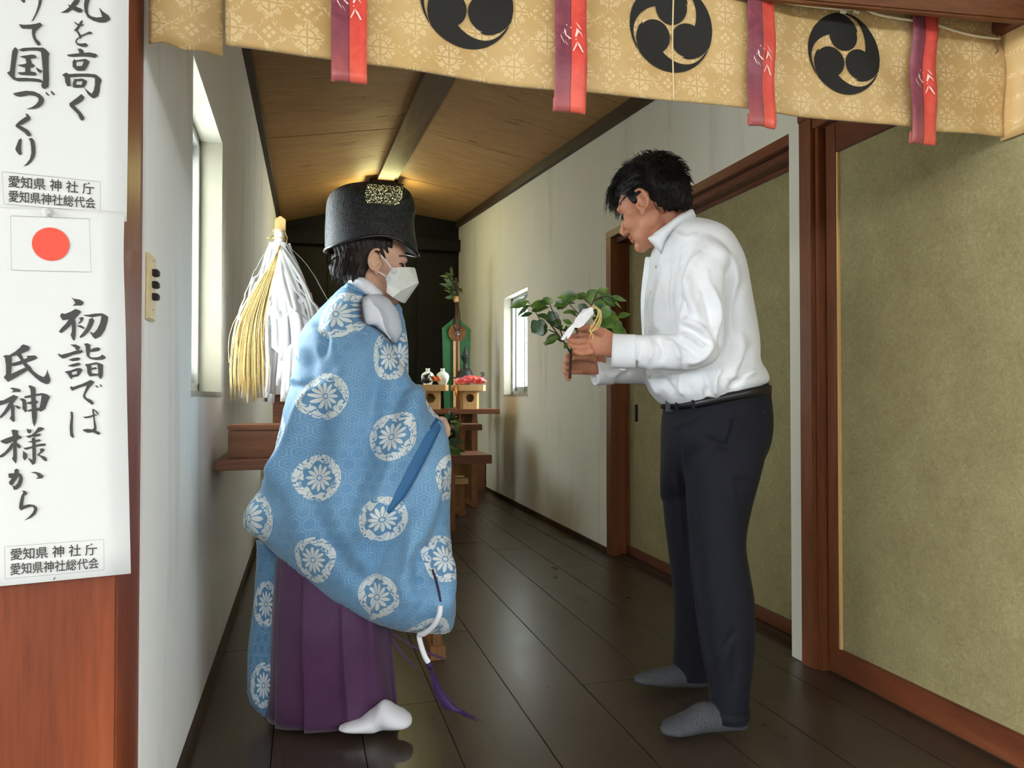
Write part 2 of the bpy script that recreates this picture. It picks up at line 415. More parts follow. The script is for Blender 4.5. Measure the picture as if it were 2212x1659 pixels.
# right wall with window opening and the sliding door opening
ry0, ry1, rz0, rz1 = 5.834, 6.603, .958, 1.853
DY, DZ = 4.156, 1.932
wall_poly('wall_right', XR, [
    [(DY, 0), (ry0, 0), (ry0, zr(ry0)+.2), (DY, zr(DY)+.2)],
    [(ry0, 0), (ry1, 0), (ry1, rz0), (ry0, rz0)], [(ry0, rz1), (ry1, rz1), (ry1, zr(ry1)+.2), (ry0, zr(ry0)+.2)],
    [(ry1, 0), (YB, 0), (YB, zr(YB)+.2), (ry1, zr(ry1)+.2)],
    [(.9, DZ), (DY, DZ), (DY, zr(DY)+.2), (.9, zr(.9)+.2)]], MT['wall_r'], .16)
def window(name, x, s, y0, y1, z0, z1):
    """recessed opening: painted reveal, aluminium sash with two sliding lights; s = outward direction"""
    root = st(thing(name, (x, (y0+y1)/2, z0), None, None)); d = .078*s
    e = .004
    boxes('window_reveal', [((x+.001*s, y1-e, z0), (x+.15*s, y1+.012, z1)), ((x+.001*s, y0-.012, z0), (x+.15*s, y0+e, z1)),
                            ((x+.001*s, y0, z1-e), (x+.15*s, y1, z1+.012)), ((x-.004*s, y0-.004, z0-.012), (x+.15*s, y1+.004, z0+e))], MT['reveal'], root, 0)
    xa, xb = x+d, x+d+.05*s
    boxes('window_frame', [((xa, y1-.03, z0), (xb, y1, z1)), ((xa, y0, z0), (xb, y0+.03, z1)), ((xa, y0, z1-.03), (xb, y1, z1)), ((xa, y0, z0), (xb, y1, z0+.035))], MT['alu'], root, .002)
    ym = (y0+y1)/2
    for k, (a, b, o) in enumerate(((y0+.025, ym+.02, .012), (ym-.02, y1-.025, .030))):
        xx = x+d+o*s
        sash = boxes('window_sash', [((xx, a, z0+.03), (xx+.014*s, a+.028, z1-.028)), ((xx, b-.028, z0+.03), (xx+.014*s, b, z1-.028)),
                              ((xx, a, z0+.03), (xx+.014*s, b, z0+.075)), ((xx, a, z1-.06), (xx+.014*s, b, z1-.028))], MT['alu'], root, .002)
        box('window_pane', (xx+.005*s, a+.02, z0+.06), (xx+.009*s, b-.02, z1-.05), MT['glass'], sash, 0)
    return root
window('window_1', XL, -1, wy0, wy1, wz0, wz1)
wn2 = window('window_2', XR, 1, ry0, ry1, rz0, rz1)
window('window_added', XL, -1, 5.834, 6.603, .958, 1.853)  # unseen far window, added to bring more daylight into the room
# ceiling: shallow gable of boards either side of the ridge beam
ceil = st(mesh('ceiling', [(XL-.02, 1.5, zl(1.5)+.03), (XM, 1.5, zm(1.5)+.03), (XR+.02, 1.5, zr(1.5)+.03), (XL-.02, YB+.1, zl(YB)+.03), (XM, YB+.1, zm(YB)+.03), (XR+.02, YB+.1, zr(YB)+.03)],
               [(0, 1, 4, 3), (1, 2, 5, 4)], MT['ceil']))
ys = [1.5, 2.35, 3.1, 3.85, 4.62, 5.40, 6.18, 6.98, 7.75, YB+.05]
for a, b in zip(ys, ys[1:]):
    for s in (0, 1):
        f = (lambda y: (XL, zl(y))) if s == 0 else (lambda y: (XR, zr(y)))
        k = random.uniform(0, .003); q = .002
        xa, za = f(a); xb, zb = f(b)
        prism('ceiling_board', [(xa, a+q, za+k), (XM, a+q, zm(a)+k), (XM, b-q, zm(b)+k), (xb, b-q, zb+k)], (0, 0, .014), MT['ceil'], ceil)
def bar(name, p0, p1, w, h, mat, parent, drop=0):
    (x0, y0, z0), (x1, y1, z1) = p0, p1
    V = [(x, y, z+dz) for (x, y, z) in ((x0-w/2, y0, z0), (x0+w/2, y0, z0), (x1+w/2, y1, z1), (x1-w/2, y1, z1)) for dz in (-h, 0)]
    F = [(0, 2, 3, 1), (2, 4, 5, 3), (4, 6, 7, 5), (6, 0, 1, 7), (1, 3, 5, 7), (0, 6, 4, 2)]
    return mesh(name, V, F, mat, parent)
bar('ceiling_beam', (XM-.01, 1.6, zm(1.6)+.01), (XM-.01, 7.05, zm(7.05)+.01), .15, .075, MT['beam'], ceil)
bar('ceiling_batten', (XM+.085, 1.6, zm(1.6)-.005), (XM+.085, 7.05, zm(7.05)-.005), .028, .045, MT['beam'], ceil)
bar('ceiling_cornice', (XL+.018, 1.6, zl(1.6)+.01), (XL+.018, YB, zl(YB)+.01), .036, .05, MT['darktrim'], ceil)
bar('ceiling_cornice', (XR-.02, 1.6, zr(1.6)+.01), (XR-.02, YB, zr(YB)+.01), .04, .075, MT['darktrim'], ceil)
# baseboards
st(box('baseboard_left', (XL, 1.578, 0), (XL+.016, YB, .035), MT['darktrim'], None, .002))
st(box('baseboard_right', (XR-.012, DY+.02, 0), (XR, YB, .035), MT['darktrim'], None, .002))
# back: dark sanctuary doors
wb = st(box('wall_back', (XL-.1, YB, -.05), (XR+.1, YB+.1, 3.4), MT['black'], None, 0))
for i in range(4):
    a = XL+.03+i*.51; box('back_panel', (a, YB-.03, .3), (a+.48, YB-.004, 2.62), MT['black'], wb, .006)
box('back_header', (XL, YB-.12, 2.66), (XR, YB, 2.80), MT['black'], wb, .006)
# far sliding door, its frame and the post between the doors
fr = st(thing('trim_1', (1.80, 3.2, 0), None, None))
box('door_jamb', (XR-.012, DY-.075, 0), (XR+.13, DY, DZ), MT['frame'], fr, .003)
box('door_head', (XR-.014, 2.30, 1.893), (XR+.14, DY, DZ+.006), MT['rail'], fr, .003)
box('door_head_groove', (XR+.022, 2.30, 1.862), (XR+.14, DY, 1.895), MT['rail'], fr, .003)
box('door_sill', (XR-.006, 2.30, -.012), (XR+.14, DY-.075, .004), MT['darktrim'], fr, .003)
box('door_sill_groove', (XR+.04, 2.30, 0), (XR+.07, DY-.075, .014), MT['darktrim'], fr, .002)
d1 = st(thing('door_1', (1.85, 3.2, 0), None, None))
px = 1.845
box('paper_panel', (px+.004, 2.30, .05), (px+.02, 4.04, 1.87), MT['fusuma'], d1, 0)
box('bottom_rail', (px-.004, 2.30, .010), (px+.026, 4.06, .066), MT['rail'], d1, .002)
box('top_rail', (px-.004, 2.30, 1.842), (px+.026, 4.06, 1.90), MT['rail'], d1, .002)
box('side_stile', (px-.004, 4.045, .012), (px+.026, 4.075, 1.89), MT['frame'], d1, .002)
box('finger_pull', (px-.006, 3.93, .80), (px+.01, 3.955, .90), MT['black'], d1, .003)
ws = st(box('wall_stub', (1.712, 2.272, 0), (1.90, 2.345, DZ), MT['wall_r'], None, .003))
t2 = st(thing('trim_2', (1.72, 2.2, 0), None, None))
box('corner_post', (1.700, 2.205, 0), (1.86, 2.272, 1.955), MT['frame'], t2, .003)
box('post_bead', (1.716, 2.185, 0), (1.86, 2.205, 1.94), MT['frame'], t2, .003)
box('door_head', (1.705, .9, 1.885), (1.86, 2.205, 1.955), MT['rail'], t2, .003)
box('head_batten', (1.694, .9, 1.925), (1.72, 2.272, 1.965), MT['rail'], t2, .003)
d2 = st(thing('door_2', (1.75, 1.6, 0), None, None)); px = 1.742
box('paper_panel', (px+.008, .9, .07), (px+.022, 2.14, 1.82), MT['fusuma'], d2, 0)
box('bottom_rail', (px, .9, .008), (px+.028, 2.135, .094), MT['rail'], d2, .003)
box('top_rail', (px, .9, 1.782), (px+.028, 2.135, 1.89), MT['rail'], d2, .003)
box('side_stile', (px-.002, 2.128, .008), (px+.03, 2.180, 1.89), MT['frame'], d2, .003)
box('edge_bead', (px-.001, 2.120, .094), (px+.012, 2.129, 1.782), MT['lightwood'], d2, .001)
# outside: ground, added unseen light blockers, entrance beam
st(box('floor_outside', (-12, -14, -.62), (14, .8, -.55), MT['ground'], None, 0))
st(box('wall_added_sky_block', (-16, -8, -.6), (18, -7, 2.45), MT['sky_blocker'], None, .05))  # added unseen slab that cuts frontal sky light at the entrance
st(box('wall_added_side_block', (-5.2, -6.5, -.6), (-5.0, -1.0, 1.7), MT['blocker'], None, 0))  # added unseen low wall that blocks daylight from the outside left
st(box('trim_3', (-3.0, 1.25, -.60), (4.5, .8, -.03), MT['linteltop'], None, .004))
st(box('ceiling_added_sky_block', (-5.0, -5.5, 2.75), (6.5, 1.6, 2.80), MT['blocker'], None, 0))  # added unseen slab overhead that shades the entrance and posters
st(box('trim_4', (XL-.9, 1.395, 1.965), (XR+1.2, 1.475, 2.20), MT['linteltop'], None, .006))
b0, b1 = onz(1650, -5, 1.862), onz(2212, 45, 1.862); bd = (b1-b0)/np.linalg.norm(b1-b0); b0, b1 = b0-bd*.35, b1+bd*.8
st(prism('trim_7', [b0, b1, b1+(0, 0, .34), b0+(0, 0, .34)], np.array([-bd[1], bd[0], 0])*.022, MT['linteltop'], None, .005))
st(box('wall_front', (XL-.9, 1.42, 2.20), (XR+1.2, 1.56, 2.9), MT['wall_r'], None, 0))
st(box('wall_behind', (1.875, .8, -.1), (1.95, 4.4, 2.4), MT['wall_r'], None, 0))
st(box('trim_6', (1.752, .8, -.06), (1.88, 2.2, .006), MT['darktrim'], None, 0))
st(box('wall_side', (XL-3.0, 1.5, -.1), (XL-.32, 1.6, 2.9), MT['wall_l'], None, 0))
st(box('wall_side_right', (XR+.25, 1.5, -.1), (XR+3.0, 1.6, 2.9), MT['wall_l'], None, 0))

# ceiling lamp on the end of the ridge beam
ly = 7.12; zc = ony(829, 409, ly)[2]; lx = ony(829, 415, ly)[0]
lp = thing('ceiling_lamp', (lx, ly, zc), 'small yellow-green glowing ceiling lamp at the far end of the ridge beam', 'lamp')
def emis(name, c, s):
    m = bpy.data.materials.new(name); m.use_nodes = True; t = m.node_tree; t.nodes.clear(); o = t.nodes.new('ShaderNodeOutputMaterial'); e = t.nodes.new('ShaderNodeEmission')
    e.inputs[0].default_value = c; e.inputs[1].default_value = s; t.links.new(e.outputs[0], o.inputs[0]); return m
box('lamp_base', (lx-.17, ly-.16, zc+.0), (lx+.17, ly+.16, zc+.022), MT['darktrim'], lp, .004)
box('lamp_diffuser', (lx-.165, ly-.155, zc-.105), (lx+.165, ly+.155, zc), emis('lamp_glow', (1, .95, .42, 1), 20), lp, .012)
for dx in (-.12, -.04, .04, .12): box('lamp_bracket', (lx+dx-.012, ly-.04, zc+.022), (lx+dx+.012, ly+.04, zm(ly)+.012), MT['darktrim'], lp, .003)
# ------------------------------------------------------------------ entrance pillar, posters
YP = 1.400
pil = st(thing('trim_5', (XL-.17, 1.49, 0), None, None))
box('pillar_core', (XL-.36, YP, -.1), (XL-.004, 1.578, 2.75), MT['post'], pil, .004)
box('pillar_facing', (XL-.60, YP-.012, -.1), (XL-.262, YP+.02, 2.75), MT['post'], pil, .003)
LET = {
'A': (0, """350,0 400,50 430,40 432,0|660,0 650,90 610,220 555,330 525,370 575,345 640,230 690,110 720,0
1270,0 1235,40 1190,110 1120,170 1030,220 1160,215 1220,170 1290,110 1340,60 1370,0|1155,75 1190,130 1250,170 1340,215 1385,215 1410,180 1390,150 1320,120 1240,95 1190,85
1445,0 1432,90 1445,200 1500,300 1600,355 1700,385 1800,380 1870,345 1885,315 1850,260 1760,200 1715,150 1690,130 1720,210 1745,290 1650,300 1560,280 1510,240 1500,150 1515,60 1540,0
1262,360 1320,405 1400,415 1445,425 1400,445 1330,440 1280,400|1395,345 1418,360 1390,430 1330,520 1385,600 1460,570 1520,540 1560,545 1582,575 1540,580 1480,590 1400,625 1385,660 1350,655 1310,700 1320,735 1390,745 1460,735 1505,765 1480,800 1400,800 1320,770 1282,715 1300,670 1350,630 1335,590 1300,535 1262,520 1300,480 1340,430 1365,380
325,412 400,425 520,420 620,405 685,385 730,430 690,460 620,530 600,590 620,660 690,735 695,770 650,782 600,720 560,640 545,560 550,490 450,490 380,488 345,450
235,830 265,805 300,840 308,880 285,1000 265,1150 250,1300 270,1330 450,1330 600,1340 690,1355 735,1390 720,1415 640,1395 500,1385 320,1390 230,1360 160,1290 120,1240 170,1215 185,1100 200,960 210,880
330,845 400,820 560,812 740,815 790,850 845,915 832,970 832,1150 838,1350 832,1480 770,1525 720,1500 705,1450 735,1390 735,1200 715,1000 700,885 640,862 500,860 400,880 345,865
340,965 420,950 550,932 610,945 632,980 600,995 500,1005 430,1000 380,985|430,1000 520,1000 540,1060 520,1150 520,1240 430,1240 430,1150 450,1060|300,1105 400,1095 520,1060 600,1120 560,1150 480,1165 400,1150 340,1130|300,1235 400,1230 540,1220 610,1235 630,1270 600,1290 500,1285 360,1280 320,1260|615,1145 680,1185 735,1215 690,1248 655,1230 625,1190
1320,835 1380,828 1425,860 1440,910 1350,905 1345,870|1140,935 1250,920 1400,905 1530,895 1640,920 1670,955 1620,988 1540,970 1400,960 1250,970 1170,965|1240,1050 1270,1005 1305,1050 1305,1130 1330,1210 1290,1190 1240,1140|1290,1030 1450,1005 1500,1020 1430,1045 1300,1055|1450,1005 1530,1050 1500,1120 1450,1205 1400,1130 1430,1045|1300,1130 1400,1125 1460,1150 1450,1205 1330,1210
1060,1280 1130,1240 1180,1265 1200,1330 1210,1470 1150,1475 1115,1400 1105,1320|1120,1270 1300,1255 1500,1255 1640,1270 1720,1340 1735,1375 1640,1340 1560,1315 1400,1305 1250,1315 1140,1320|1620,1330 1735,1375 1710,1450 1700,1560 1670,1640 1610,1680 1570,1670 1500,1610 1430,1490 1500,1550 1565,1600 1600,1540 1620,1450
1240,1430 1275,1335 1310,1370 1300,1440 1310,1500 1250,1490|1280,1350 1400,1340 1490,1385 1410,1385 1300,1390|1420,1345 1490,1385 1470,1440 1440,1490 1390,1450 1410,1385|1260,1440 1390,1450 1440,1490 1300,1500"""),
'B': (190, """215,95 320,70 450,48 580,60 680,105 740,165 755,215 735,275 680,325 600,355 520,358 440,362 540,330 610,285 655,230 660,180 610,140 500,120 420,140 340,152 270,135|775,70 800,75 850,130 830,140 790,110|860,50 890,55 942,110 925,132 885,100
1390,105 1445,160 1420,210 1350,265 1270,300 1320,355 1390,430 1445,510 1430,550 1395,560 1365,530 1330,450 1250,370 1190,310 1185,265 1250,215 1320,165
432,437 480,450 520,500 525,535 480,570 400,620 340,640 400,670 480,720 540,800 520,822 475,825 430,770 350,715 280,670 265,635 330,570 400,520 455,485
355,855 372,880 365,980 360,1050 375,1130 330,1145 270,1070 260,1035 290,960 315,890|485,865 545,850 585,900 605,1000 608,1100 590,1180 540,1260 470,1320 395,1340 450,1290 510,1210 535,1110 530,1000 515,910"""),
'C': (640, """1210,15 1260,40 1360,55 1420,90 1425,125 1380,160 1320,155 1235,165 1285,120 1260,70|1025,325 1050,288 1110,300 1200,265 1290,215 1350,235 1388,265 1330,330 1275,390 1290,430 1295,560 1290,680 1275,760 1240,740 1205,660 1225,600 1225,480 1140,560 1050,630 1000,605 1050,540 1120,470 1175,395 1070,410 1040,370|1345,375 1400,352 1430,370 1410,420 1370,460 1320,475 1375,410|1295,495 1380,495 1440,530 1430,560 1370,535
1425,315 1500,315 1620,295 1740,290 1800,315 1850,355 1835,440 1790,580 1720,680 1630,728 1590,700 1530,600 1600,630 1660,560 1710,450 1735,325 1660,340 1580,360 1460,340|1520,390 1580,365 1610,420 1570,520 1520,600 1450,670 1380,712 1355,690 1420,620 1480,530 1515,440
1195,825 1290,820 1350,850 1370,880 1345,920 1300,915 1270,870|990,985 1005,975 1040,1000 1180,965 1300,925 1400,915 1420,945 1380,970 1250,1000 1100,1060 1060,1062 1010,1020|1165,1085 1250,1055 1340,1042 1378,1065 1340,1095 1240,1108|1155,1188 1240,1155 1340,1130 1385,1155 1340,1185 1240,1205
1100,1285 1210,1265 1230,1330 1235,1420 1200,1400 1160,1330|1180,1275 1310,1225 1370,1225 1410,1250 1310,1275 1210,1300|1310,1270 1410,1250 1380,1310 1335,1365 1300,1340 1315,1310|1230,1345 1310,1325 1335,1365 1230,1385
1430,810 1500,800 1540,830 1540,930 1525,1020 1560,1045 1660,1040 1720,1020 1735,990 1790,1020 1808,1050 1760,1080 1640,1088 1540,1070 1480,1020 1468,940 1460,850|1535,915 1610,880 1680,870 1718,900 1690,930 1610,945 1540,950
1450,1158 1540,1150 1560,1200 1565,1330 1530,1370 1490,1310 1485,1220|1480,1160 1640,1125 1700,1140 1760,1165 1758,1280 1750,1370 1720,1418 1680,1370 1675,1250 1660,1155 1560,1175|1560,1225 1640,1208 1652,1240 1570,1258|1560,1315 1680,1320 1680,1350 1530,1370
360,845 400,820 500,855 508,895 490,925 400,965 340,990 290,1005 200,1030 100,1050 50,1030 90,1003 160,1005 260,945 350,870|85,1045 205,1025 205,1180 190,1330 250,1300 430,1215 470,1265 300,1370 140,1462 65,1385 105,1330 105,1180|200,1145 330,1105 470,1050 455,1015 600,1008 640,1045 600,1080 470,1125 380,1155 250,1190 200,1185|290,1005 355,975 400,1060 450,1140 520,1200 560,1270 650,1340 745,1380 785,1340 808,1245 830,1330 862,1430 835,1490 790,1500 700,1465 600,1385 500,1290 440,1225 390,1155 340,1070"""),
'D': (830, """1195,45 1215,35 1250,45 1350,10 1400,-5 1550,-75 1615,-40 1580,0 1520,70 1470,150 1450,195 1480,235 1560,270 1605,325 1575,355 1500,300 1430,240 1415,195 1440,130 1485,20 1380,50 1290,85 1240,112 1210,90|1620,15 1660,25 1680,55 1655,60|1695,-5 1730,10 1752,40 1725,45
1205,460 1245,480 1250,560 1243,700 1245,820 1265,905 1245,918 1200,880 1190,720 1210,560|1405,540 1440,555 1530,540 1600,515 1690,515 1600,545 1530,575 1450,582|1575,420 1610,425 1660,465 1690,515 1660,505 1605,440 1615,520 1625,620 1650,740 1640,790 1700,820 1712,850 1680,865 1590,820 1500,830 1430,800 1410,775 1480,760 1580,770 1605,740 1595,600 1580,480
170,65 220,58 330,80 352,105 345,135 270,130 190,145 235,105|0,280 60,275 160,220 235,180 312,210 270,270 220,335 250,370 250,500 255,625 230,650 165,580 190,540 190,400 110,500 20,585 0,560 0,545 70,460 165,305 60,345 0,365|250,360 300,365 355,395 330,430 290,405
330,245 400,240 440,270 455,380 455,470 430,480 385,420 380,300|415,205 530,180 720,150 730,190 620,200 530,225 420,240|720,150 800,170 855,212 810,310 770,420 695,470 650,445 670,410 690,330 710,200|455,315 540,285 630,275 655,310 630,330 540,345 460,335|465,445 540,420 680,395 690,450 620,455 480,468|480,25 520,18 590,50 608,80 610,300 630,440 630,560 615,650 588,728 560,660 545,560 535,300 520,90
195,785 240,772 310,790 308,870 290,980 285,1080 290,1250 275,1360 205,1275 225,1220 225,1090 225,900|0,970 100,925 230,880 320,865 378,905 330,940 240,965 110,1022 40,1000|200,1000 250,1010 210,1100 130,1180 50,1245 0,1250 0,1215 80,1160 150,1080|285,1000 330,1025 358,1060 342,1100 290,1070
455,755 500,775 538,770 535,820 505,845 470,820|650,735 700,730 757,755 720,790 640,830 560,890 500,920 435,888 540,860 600,810|520,890 620,850 680,842 698,865 670,885 600,900|465,985 600,950 680,938 700,965 660,980 560,1000|395,1080 420,1085 540,1060 680,1015 770,1010 788,1035 760,1050 640,1065 540,1090 460,1120 420,1110
540,920 600,900 610,1000 615,1150 615,1290 600,1350 560,1380 530,1340 475,1255 555,1290 552,1150 550,1000|395,1130 460,1190 470,1170 465,1250 420,1305 388,1250|680,1100 740,1092 765,1120 730,1160 670,1205 770,1235 805,1280 795,1318 755,1305 690,1240 630,1205 690,1150"""),
'E': (960, """150,495 245,490 250,430 285,412 322,430 322,485 370,520 392,580 385,640 350,720 300,765 240,780 210,700 255,710 300,660 330,580 325,530 300,570 250,640 215,700 180,695 150,650 200,580 150,565 145,520|525,475 600,465 680,490 745,540 720,578 680,582 610,590 655,555 620,505
370,785 430,790 470,825 455,860 420,870 405,960 395,1045 500,1020 590,1035 635,1075 640,1120 610,1190 530,1255 410,1300 500,1230 560,1160 585,1100 560,1060 500,1070 420,1095 360,1128 325,1085 335,1000 365,880 400,815""")}
def flat_polys(name, polys, mat, parent, th=None):
    """flat print: polygons given as 3D outlines"""
    bm = bmesh.new()
    for i, p in enumerate(polys):
        f = bm.faces.new([bm.verts.new((q[0], q[1]-7e-5*(i % 11), q[2])) for q in p])
        f.normal_update(); bmesh.ops.triangulate(bm, faces=[f])
    for f in bm.faces:
        f.normal_update()
        if f.normal.y > 0: f.normal_flip()
    me = bpy.data.meshes.new(name); bm.to_mesh(me); bm.free()
    return fix(link(name, me, parent, mat))
def letters(keys, y):
    out = []
    for k in keys:
        oy, s = LET[k]
        for ln in s.replace('|', '\n').split('\n'):
            if ln.strip(): out.append([ony(float(q.split(',')[0])*.12658, oy+float(q.split(',')[1])*.12658, y) for q in ln.split()])
    return out
def print_text(name, s, quad, y, mat, parent):
    """printed line of small characters filling a measured quad (tl, tr, br, bl in photo pixels)"""
    cu = bpy.data.curves.new('t', 'FONT'); cu.body = s; ob = bpy.data.objects.new('t', cu); COL.objects.link(ob); cu.offset = .012
    ev = ob.evaluated_get(bpy.context.evaluated_depsgraph_get()); me = ev.to_mesh()
    V = np.array([tuple(v.co) for v in me.vertices]); F = [tuple(p.vertices) for p in me.polygons]; ev.to_mesh_clear()
    bpy.data.objects.remove(ob)
    lo, hi = V.min(0), V.max(0); u = (V[:, 0]-lo[0])/(hi[0]-lo[0]); v = (hi[1]-V[:, 1])/(hi[1]-lo[1])
    q = np.array(quad, float); P = ((1-u)*(1-v))[:, None]*q[0]+(u*(1-v))[:, None]*q[1]+(u*v)[:, None]*q[2]+((1-u)*v)[:, None]*q[3]
    return mesh(name, [ony(a, b, y) for a, b in P], F, mat, parent)
def line_box(name, quad, y, w, mat, parent):
    c = np.array(quad, float); polys = []
    for i in range(4):
        a, b = c[i], c[(i+1) % 4]; d = (b-a)/np.linalg.norm(b-a); n = np.array([-d[1], d[0]])*w/2
        polys.append([ony(*q, y) for q in (a+n, b+n, b-n, a-n)])
    return flat_polys(name, polys, mat, parent)
def sheet(name, edgeL, edgeR, y, mat, parent, bow=None, rows=24, cols=10, th=.0007):
    """paper between a left and a right edge polyline (photo pixels), slight waviness"""
    L, R = spline(edgeL, rows)[::1], spline(edgeR, rows)[::1]
    n = min(len(L), len(R)); L, R = L[np.linspace(0, len(L)-1, 30).astype(int)], R[np.linspace(0, len(R)-1, 30).astype(int)]
    V = []
    for i in range(30):
        for j in range(cols):
            t = j/(cols-1); p = L[i]*(1-t)+R[i]*t; V.append(ony(p[0], p[1], y-(bow(t, i/29) if bow else 0)))
    n = len(V); V = V + [v+np.array([0, th, 0]) for v in V]; F = []
    id = lambda i, j: i*cols+j
    for i in range(29):
        for j in range(cols-1):
            q = (id(i, j), id(i, j+1), id(i+1, j+1), id(i+1, j)); F.append(q[::-1]); F.append(tuple(k+n for k in q))
    rim = [id(0, j) for j in range(cols)]+[id(i, cols-1) for i in range(1, 30)]+[id(29, j) for j in range(cols-2, -1, -1)]+[id(i, 0) for i in range(28, 0, -1)]
    for a, b in zip(rim, rim[1:]+rim[:1]): F.append((a, b, b+n, a+n))
    return mesh(name, V, F, mat, parent, True)
y1, y2 = YP-.018, YP-.022
pu = thing('poster', ony(110, 470, y1), 'upper white poster with large brush lettering at the left edge, above the red sun', 'poster')
sheet('paper_sheet', [(-170, -160), (-170, 455)], [(278.5, -160), (277, 200), (273.5, 479)], y1, MT['paper'], pu)
flat_polys('brush_lettering', letters('AB', y1-.0012), MT['ink'], pu)
line_box('label_border', [(4.3, 370.4), (216.4, 392.7), (217, 458), (8.7, 440.4)], y1-.0011, .9, MT['hairline'], pu)
print_text('label_lettering', '愛知県 神 社 庁', [(17.4, 378), (204, 395), (204, 421), (17.4, 404)], y1-.0012, MT['ink'], pu)
print_text('label_lettering', '愛知県神社総代会', [(18, 410), (207, 427), (207, 451), (18, 436)], y1-.0012, MT['ink'], pu)
pl_ = thing('poster', ony(110, 1250, y2), 'lower white poster with a red sun flag above large brush lettering', 'poster')
sheet('paper_sheet', [(-190, 440), (-190, 1285)], [(268.5, 457), (267, 560), (271, 700), (275, 900), (282.5, 1239)], y2, MT['paper'], pl_)
flat_polys('brush_lettering', letters('CDE', y2-.0012), MT['ink'], pl_)
line_box('flag_border', [(23.3, 466), (193, 472.4), (196.7, 587.6), (24.6, 583.6)], y2-.0011, .9, MT['hairline'], pl_)
flat_polys('red_sun_disc', [[ony(109.4+40.6*math.cos(a), 527.4+2*math.cos(a)+36*math.sin(a), y2-.0012) for a in np.linspace(0, 2*math.pi, 64, endpoint=False)]], MT['red'], pl_)
line_box('label_border', [(9.9, 1181), (224, 1165), (224.7, 1231), (11.4, 1250.6)], y2-.0011, .9, MT['hairline'], pl_)
print_text('label_lettering', '愛知県 神 社 庁', [(22, 1185), (210, 1173), (210, 1199), (22, 1211)], y2-.0012, MT['ink'], pl_)
print_text('label_lettering', '愛知県神社総代会', [(22, 1217), (214, 1204), (214, 1228), (22, 1243)], y2-.0012, MT['ink'], pl_)
flat_polys('ink_tick', [[ony(x*.12658, 1150+y*.12658, y2-.0012) for x, y in ((940, 758), (945, 775), (925, 810), (908, 808))]], MT['blackcloth'], pl_)
c = ony(105, 460, y2)
tk = thing('thumbtack', c, 'clear plastic thumbtack pinning the posters between the label and the red sun', 'thumbtack')
MT['clear'] = plain('clear_plastic', srgb(225, 225, 220), .12, .6, Transmission_Weight=.35, IOR=1.3)
def lathe_y(name, prof, c, mat, parent, n=20):
    a = np.arange(n)*2*math.pi/n
    V, F = loft([np.stack([c[0]+r*np.cos(a), np.full(n, c[1]-d), c[2]+r*np.sin(a)], 1) for r, d in prof]); return mesh(name, V, F, mat, parent, True)
lathe_y('tack_head', [(.0075, .000), (.0075, .001), (.004, .003), (.0035, .006), (.006, .0085), (.0065, .010), (.004, .011)], c, MT['clear'], tk)
# light switch on the left wall just inside
sw = thing('light_switch_panel', (XL, 1.61, 1.16), 'narrow beige wall switch plate with three black rockers beside the pillar', 'switch')
MT['beige'] = plain('beige_plastic', srgb(214, 196, 150), .45, .4, .05, 50)
box('switch_plate', (XL-.001, 1.582, 1.100), (XL+.008, 1.652, 1.232), MT['beige'], sw, .003)
for z in (1.196, 1.172, 1.148): box('rocker', (XL+.006, 1.606, z-.0065), (XL+.019, 1.630, z+.0065), MT['blackcloth'], sw, .002)
for z in (1.220, 1.122): lathe('screw', [(.002, -.001), (.003, 0), (.002, .001)], (XL+.0085, 1.618, z), MT['alu'], sw, 10)

# ------------------------------------------------------------------ hanging curtain with crests and ribbons
YC = 1.5
def _brocade():
    M = Mat('gold_brocade', .42, .5); p = M.pos(); x, y, z = M.xyz(p); W, H = .142, .118
    def cell(ox, oz):
        r = (z*(1/H)+oz).floor(); u = ((x*(1/W)+ox).mod(1.)-.5)*W; v = ((z*(1/H)+oz).mod(1.)-.5)*H
        return u, v
    out = None
    for ox, oz in ((0, 0), (.5, .5)):
        u, v = cell(ox, oz); r = (u*u+v*v).sqrt(); a = v.atan2(u)
        petal = ((a*8.).cos()*.22+.78)*.031; fl = (r/petal).lt(1.)
        vein = ((a*8.).sin().abs().gt(.22)).max(r.lt(.012)); cross = (u.abs().min(v.abs())).gt(.0022)
        eye = ((r-.016).abs()).gt(.0016)
        f = fl*vein*cross*eye
        out = f if out is None else out.max(f)
    # little diamonds and vines between the flowers
    u, v = cell(.5, 0.); d = (u.abs()*1.+v.abs()).lt(.013)*((u.abs()-v.abs()).abs().gt(.0025)); out = out.max(d)
    u, v = cell(0., .5); d = (u.abs()*1.+v.abs()).lt(.013)*((u.abs()-v.abs()).abs().gt(.0025)); out = out.max(d)
    s = M.noise(p, 46, 2, .4, 2.2); band = ((x*(1/W)+z*(1/H)).mod(.5)-.25).abs().min(((x*(1/W)-z*(1/H)).mod(.5)-.25).abs())
    vine = s.step(.50, .52)*(s*-1.+1.).step(.40, .42)*band.lt(.055); out = out.max(vine)
    soft = M.noise(p, 7, 3); w = M.noise(M.scale(p, (1, 1, 1)), 30, 3)
    base = M.ramp(soft, [(.3, srgb(194, 156, 94)), (.7, srgb(212, 176, 114))])
    M.col(M.mix(out*.62, base, srgb(236, 210, 158))); M.bump(out*.4+w*.9+M.noise(p, 900, 1)*.2, .35, .003)
    M.set(Sheen_Weight=.25); return M.m
MT['brocade'] = _brocade()
cur = thing('curtain', (.72, YC, 1.615), 'gold brocade shrine curtain with black comma crests hung across the entrance', 'curtain')
def zc_(x): return 1.6165 - .004*math.sin(x*3.1) 
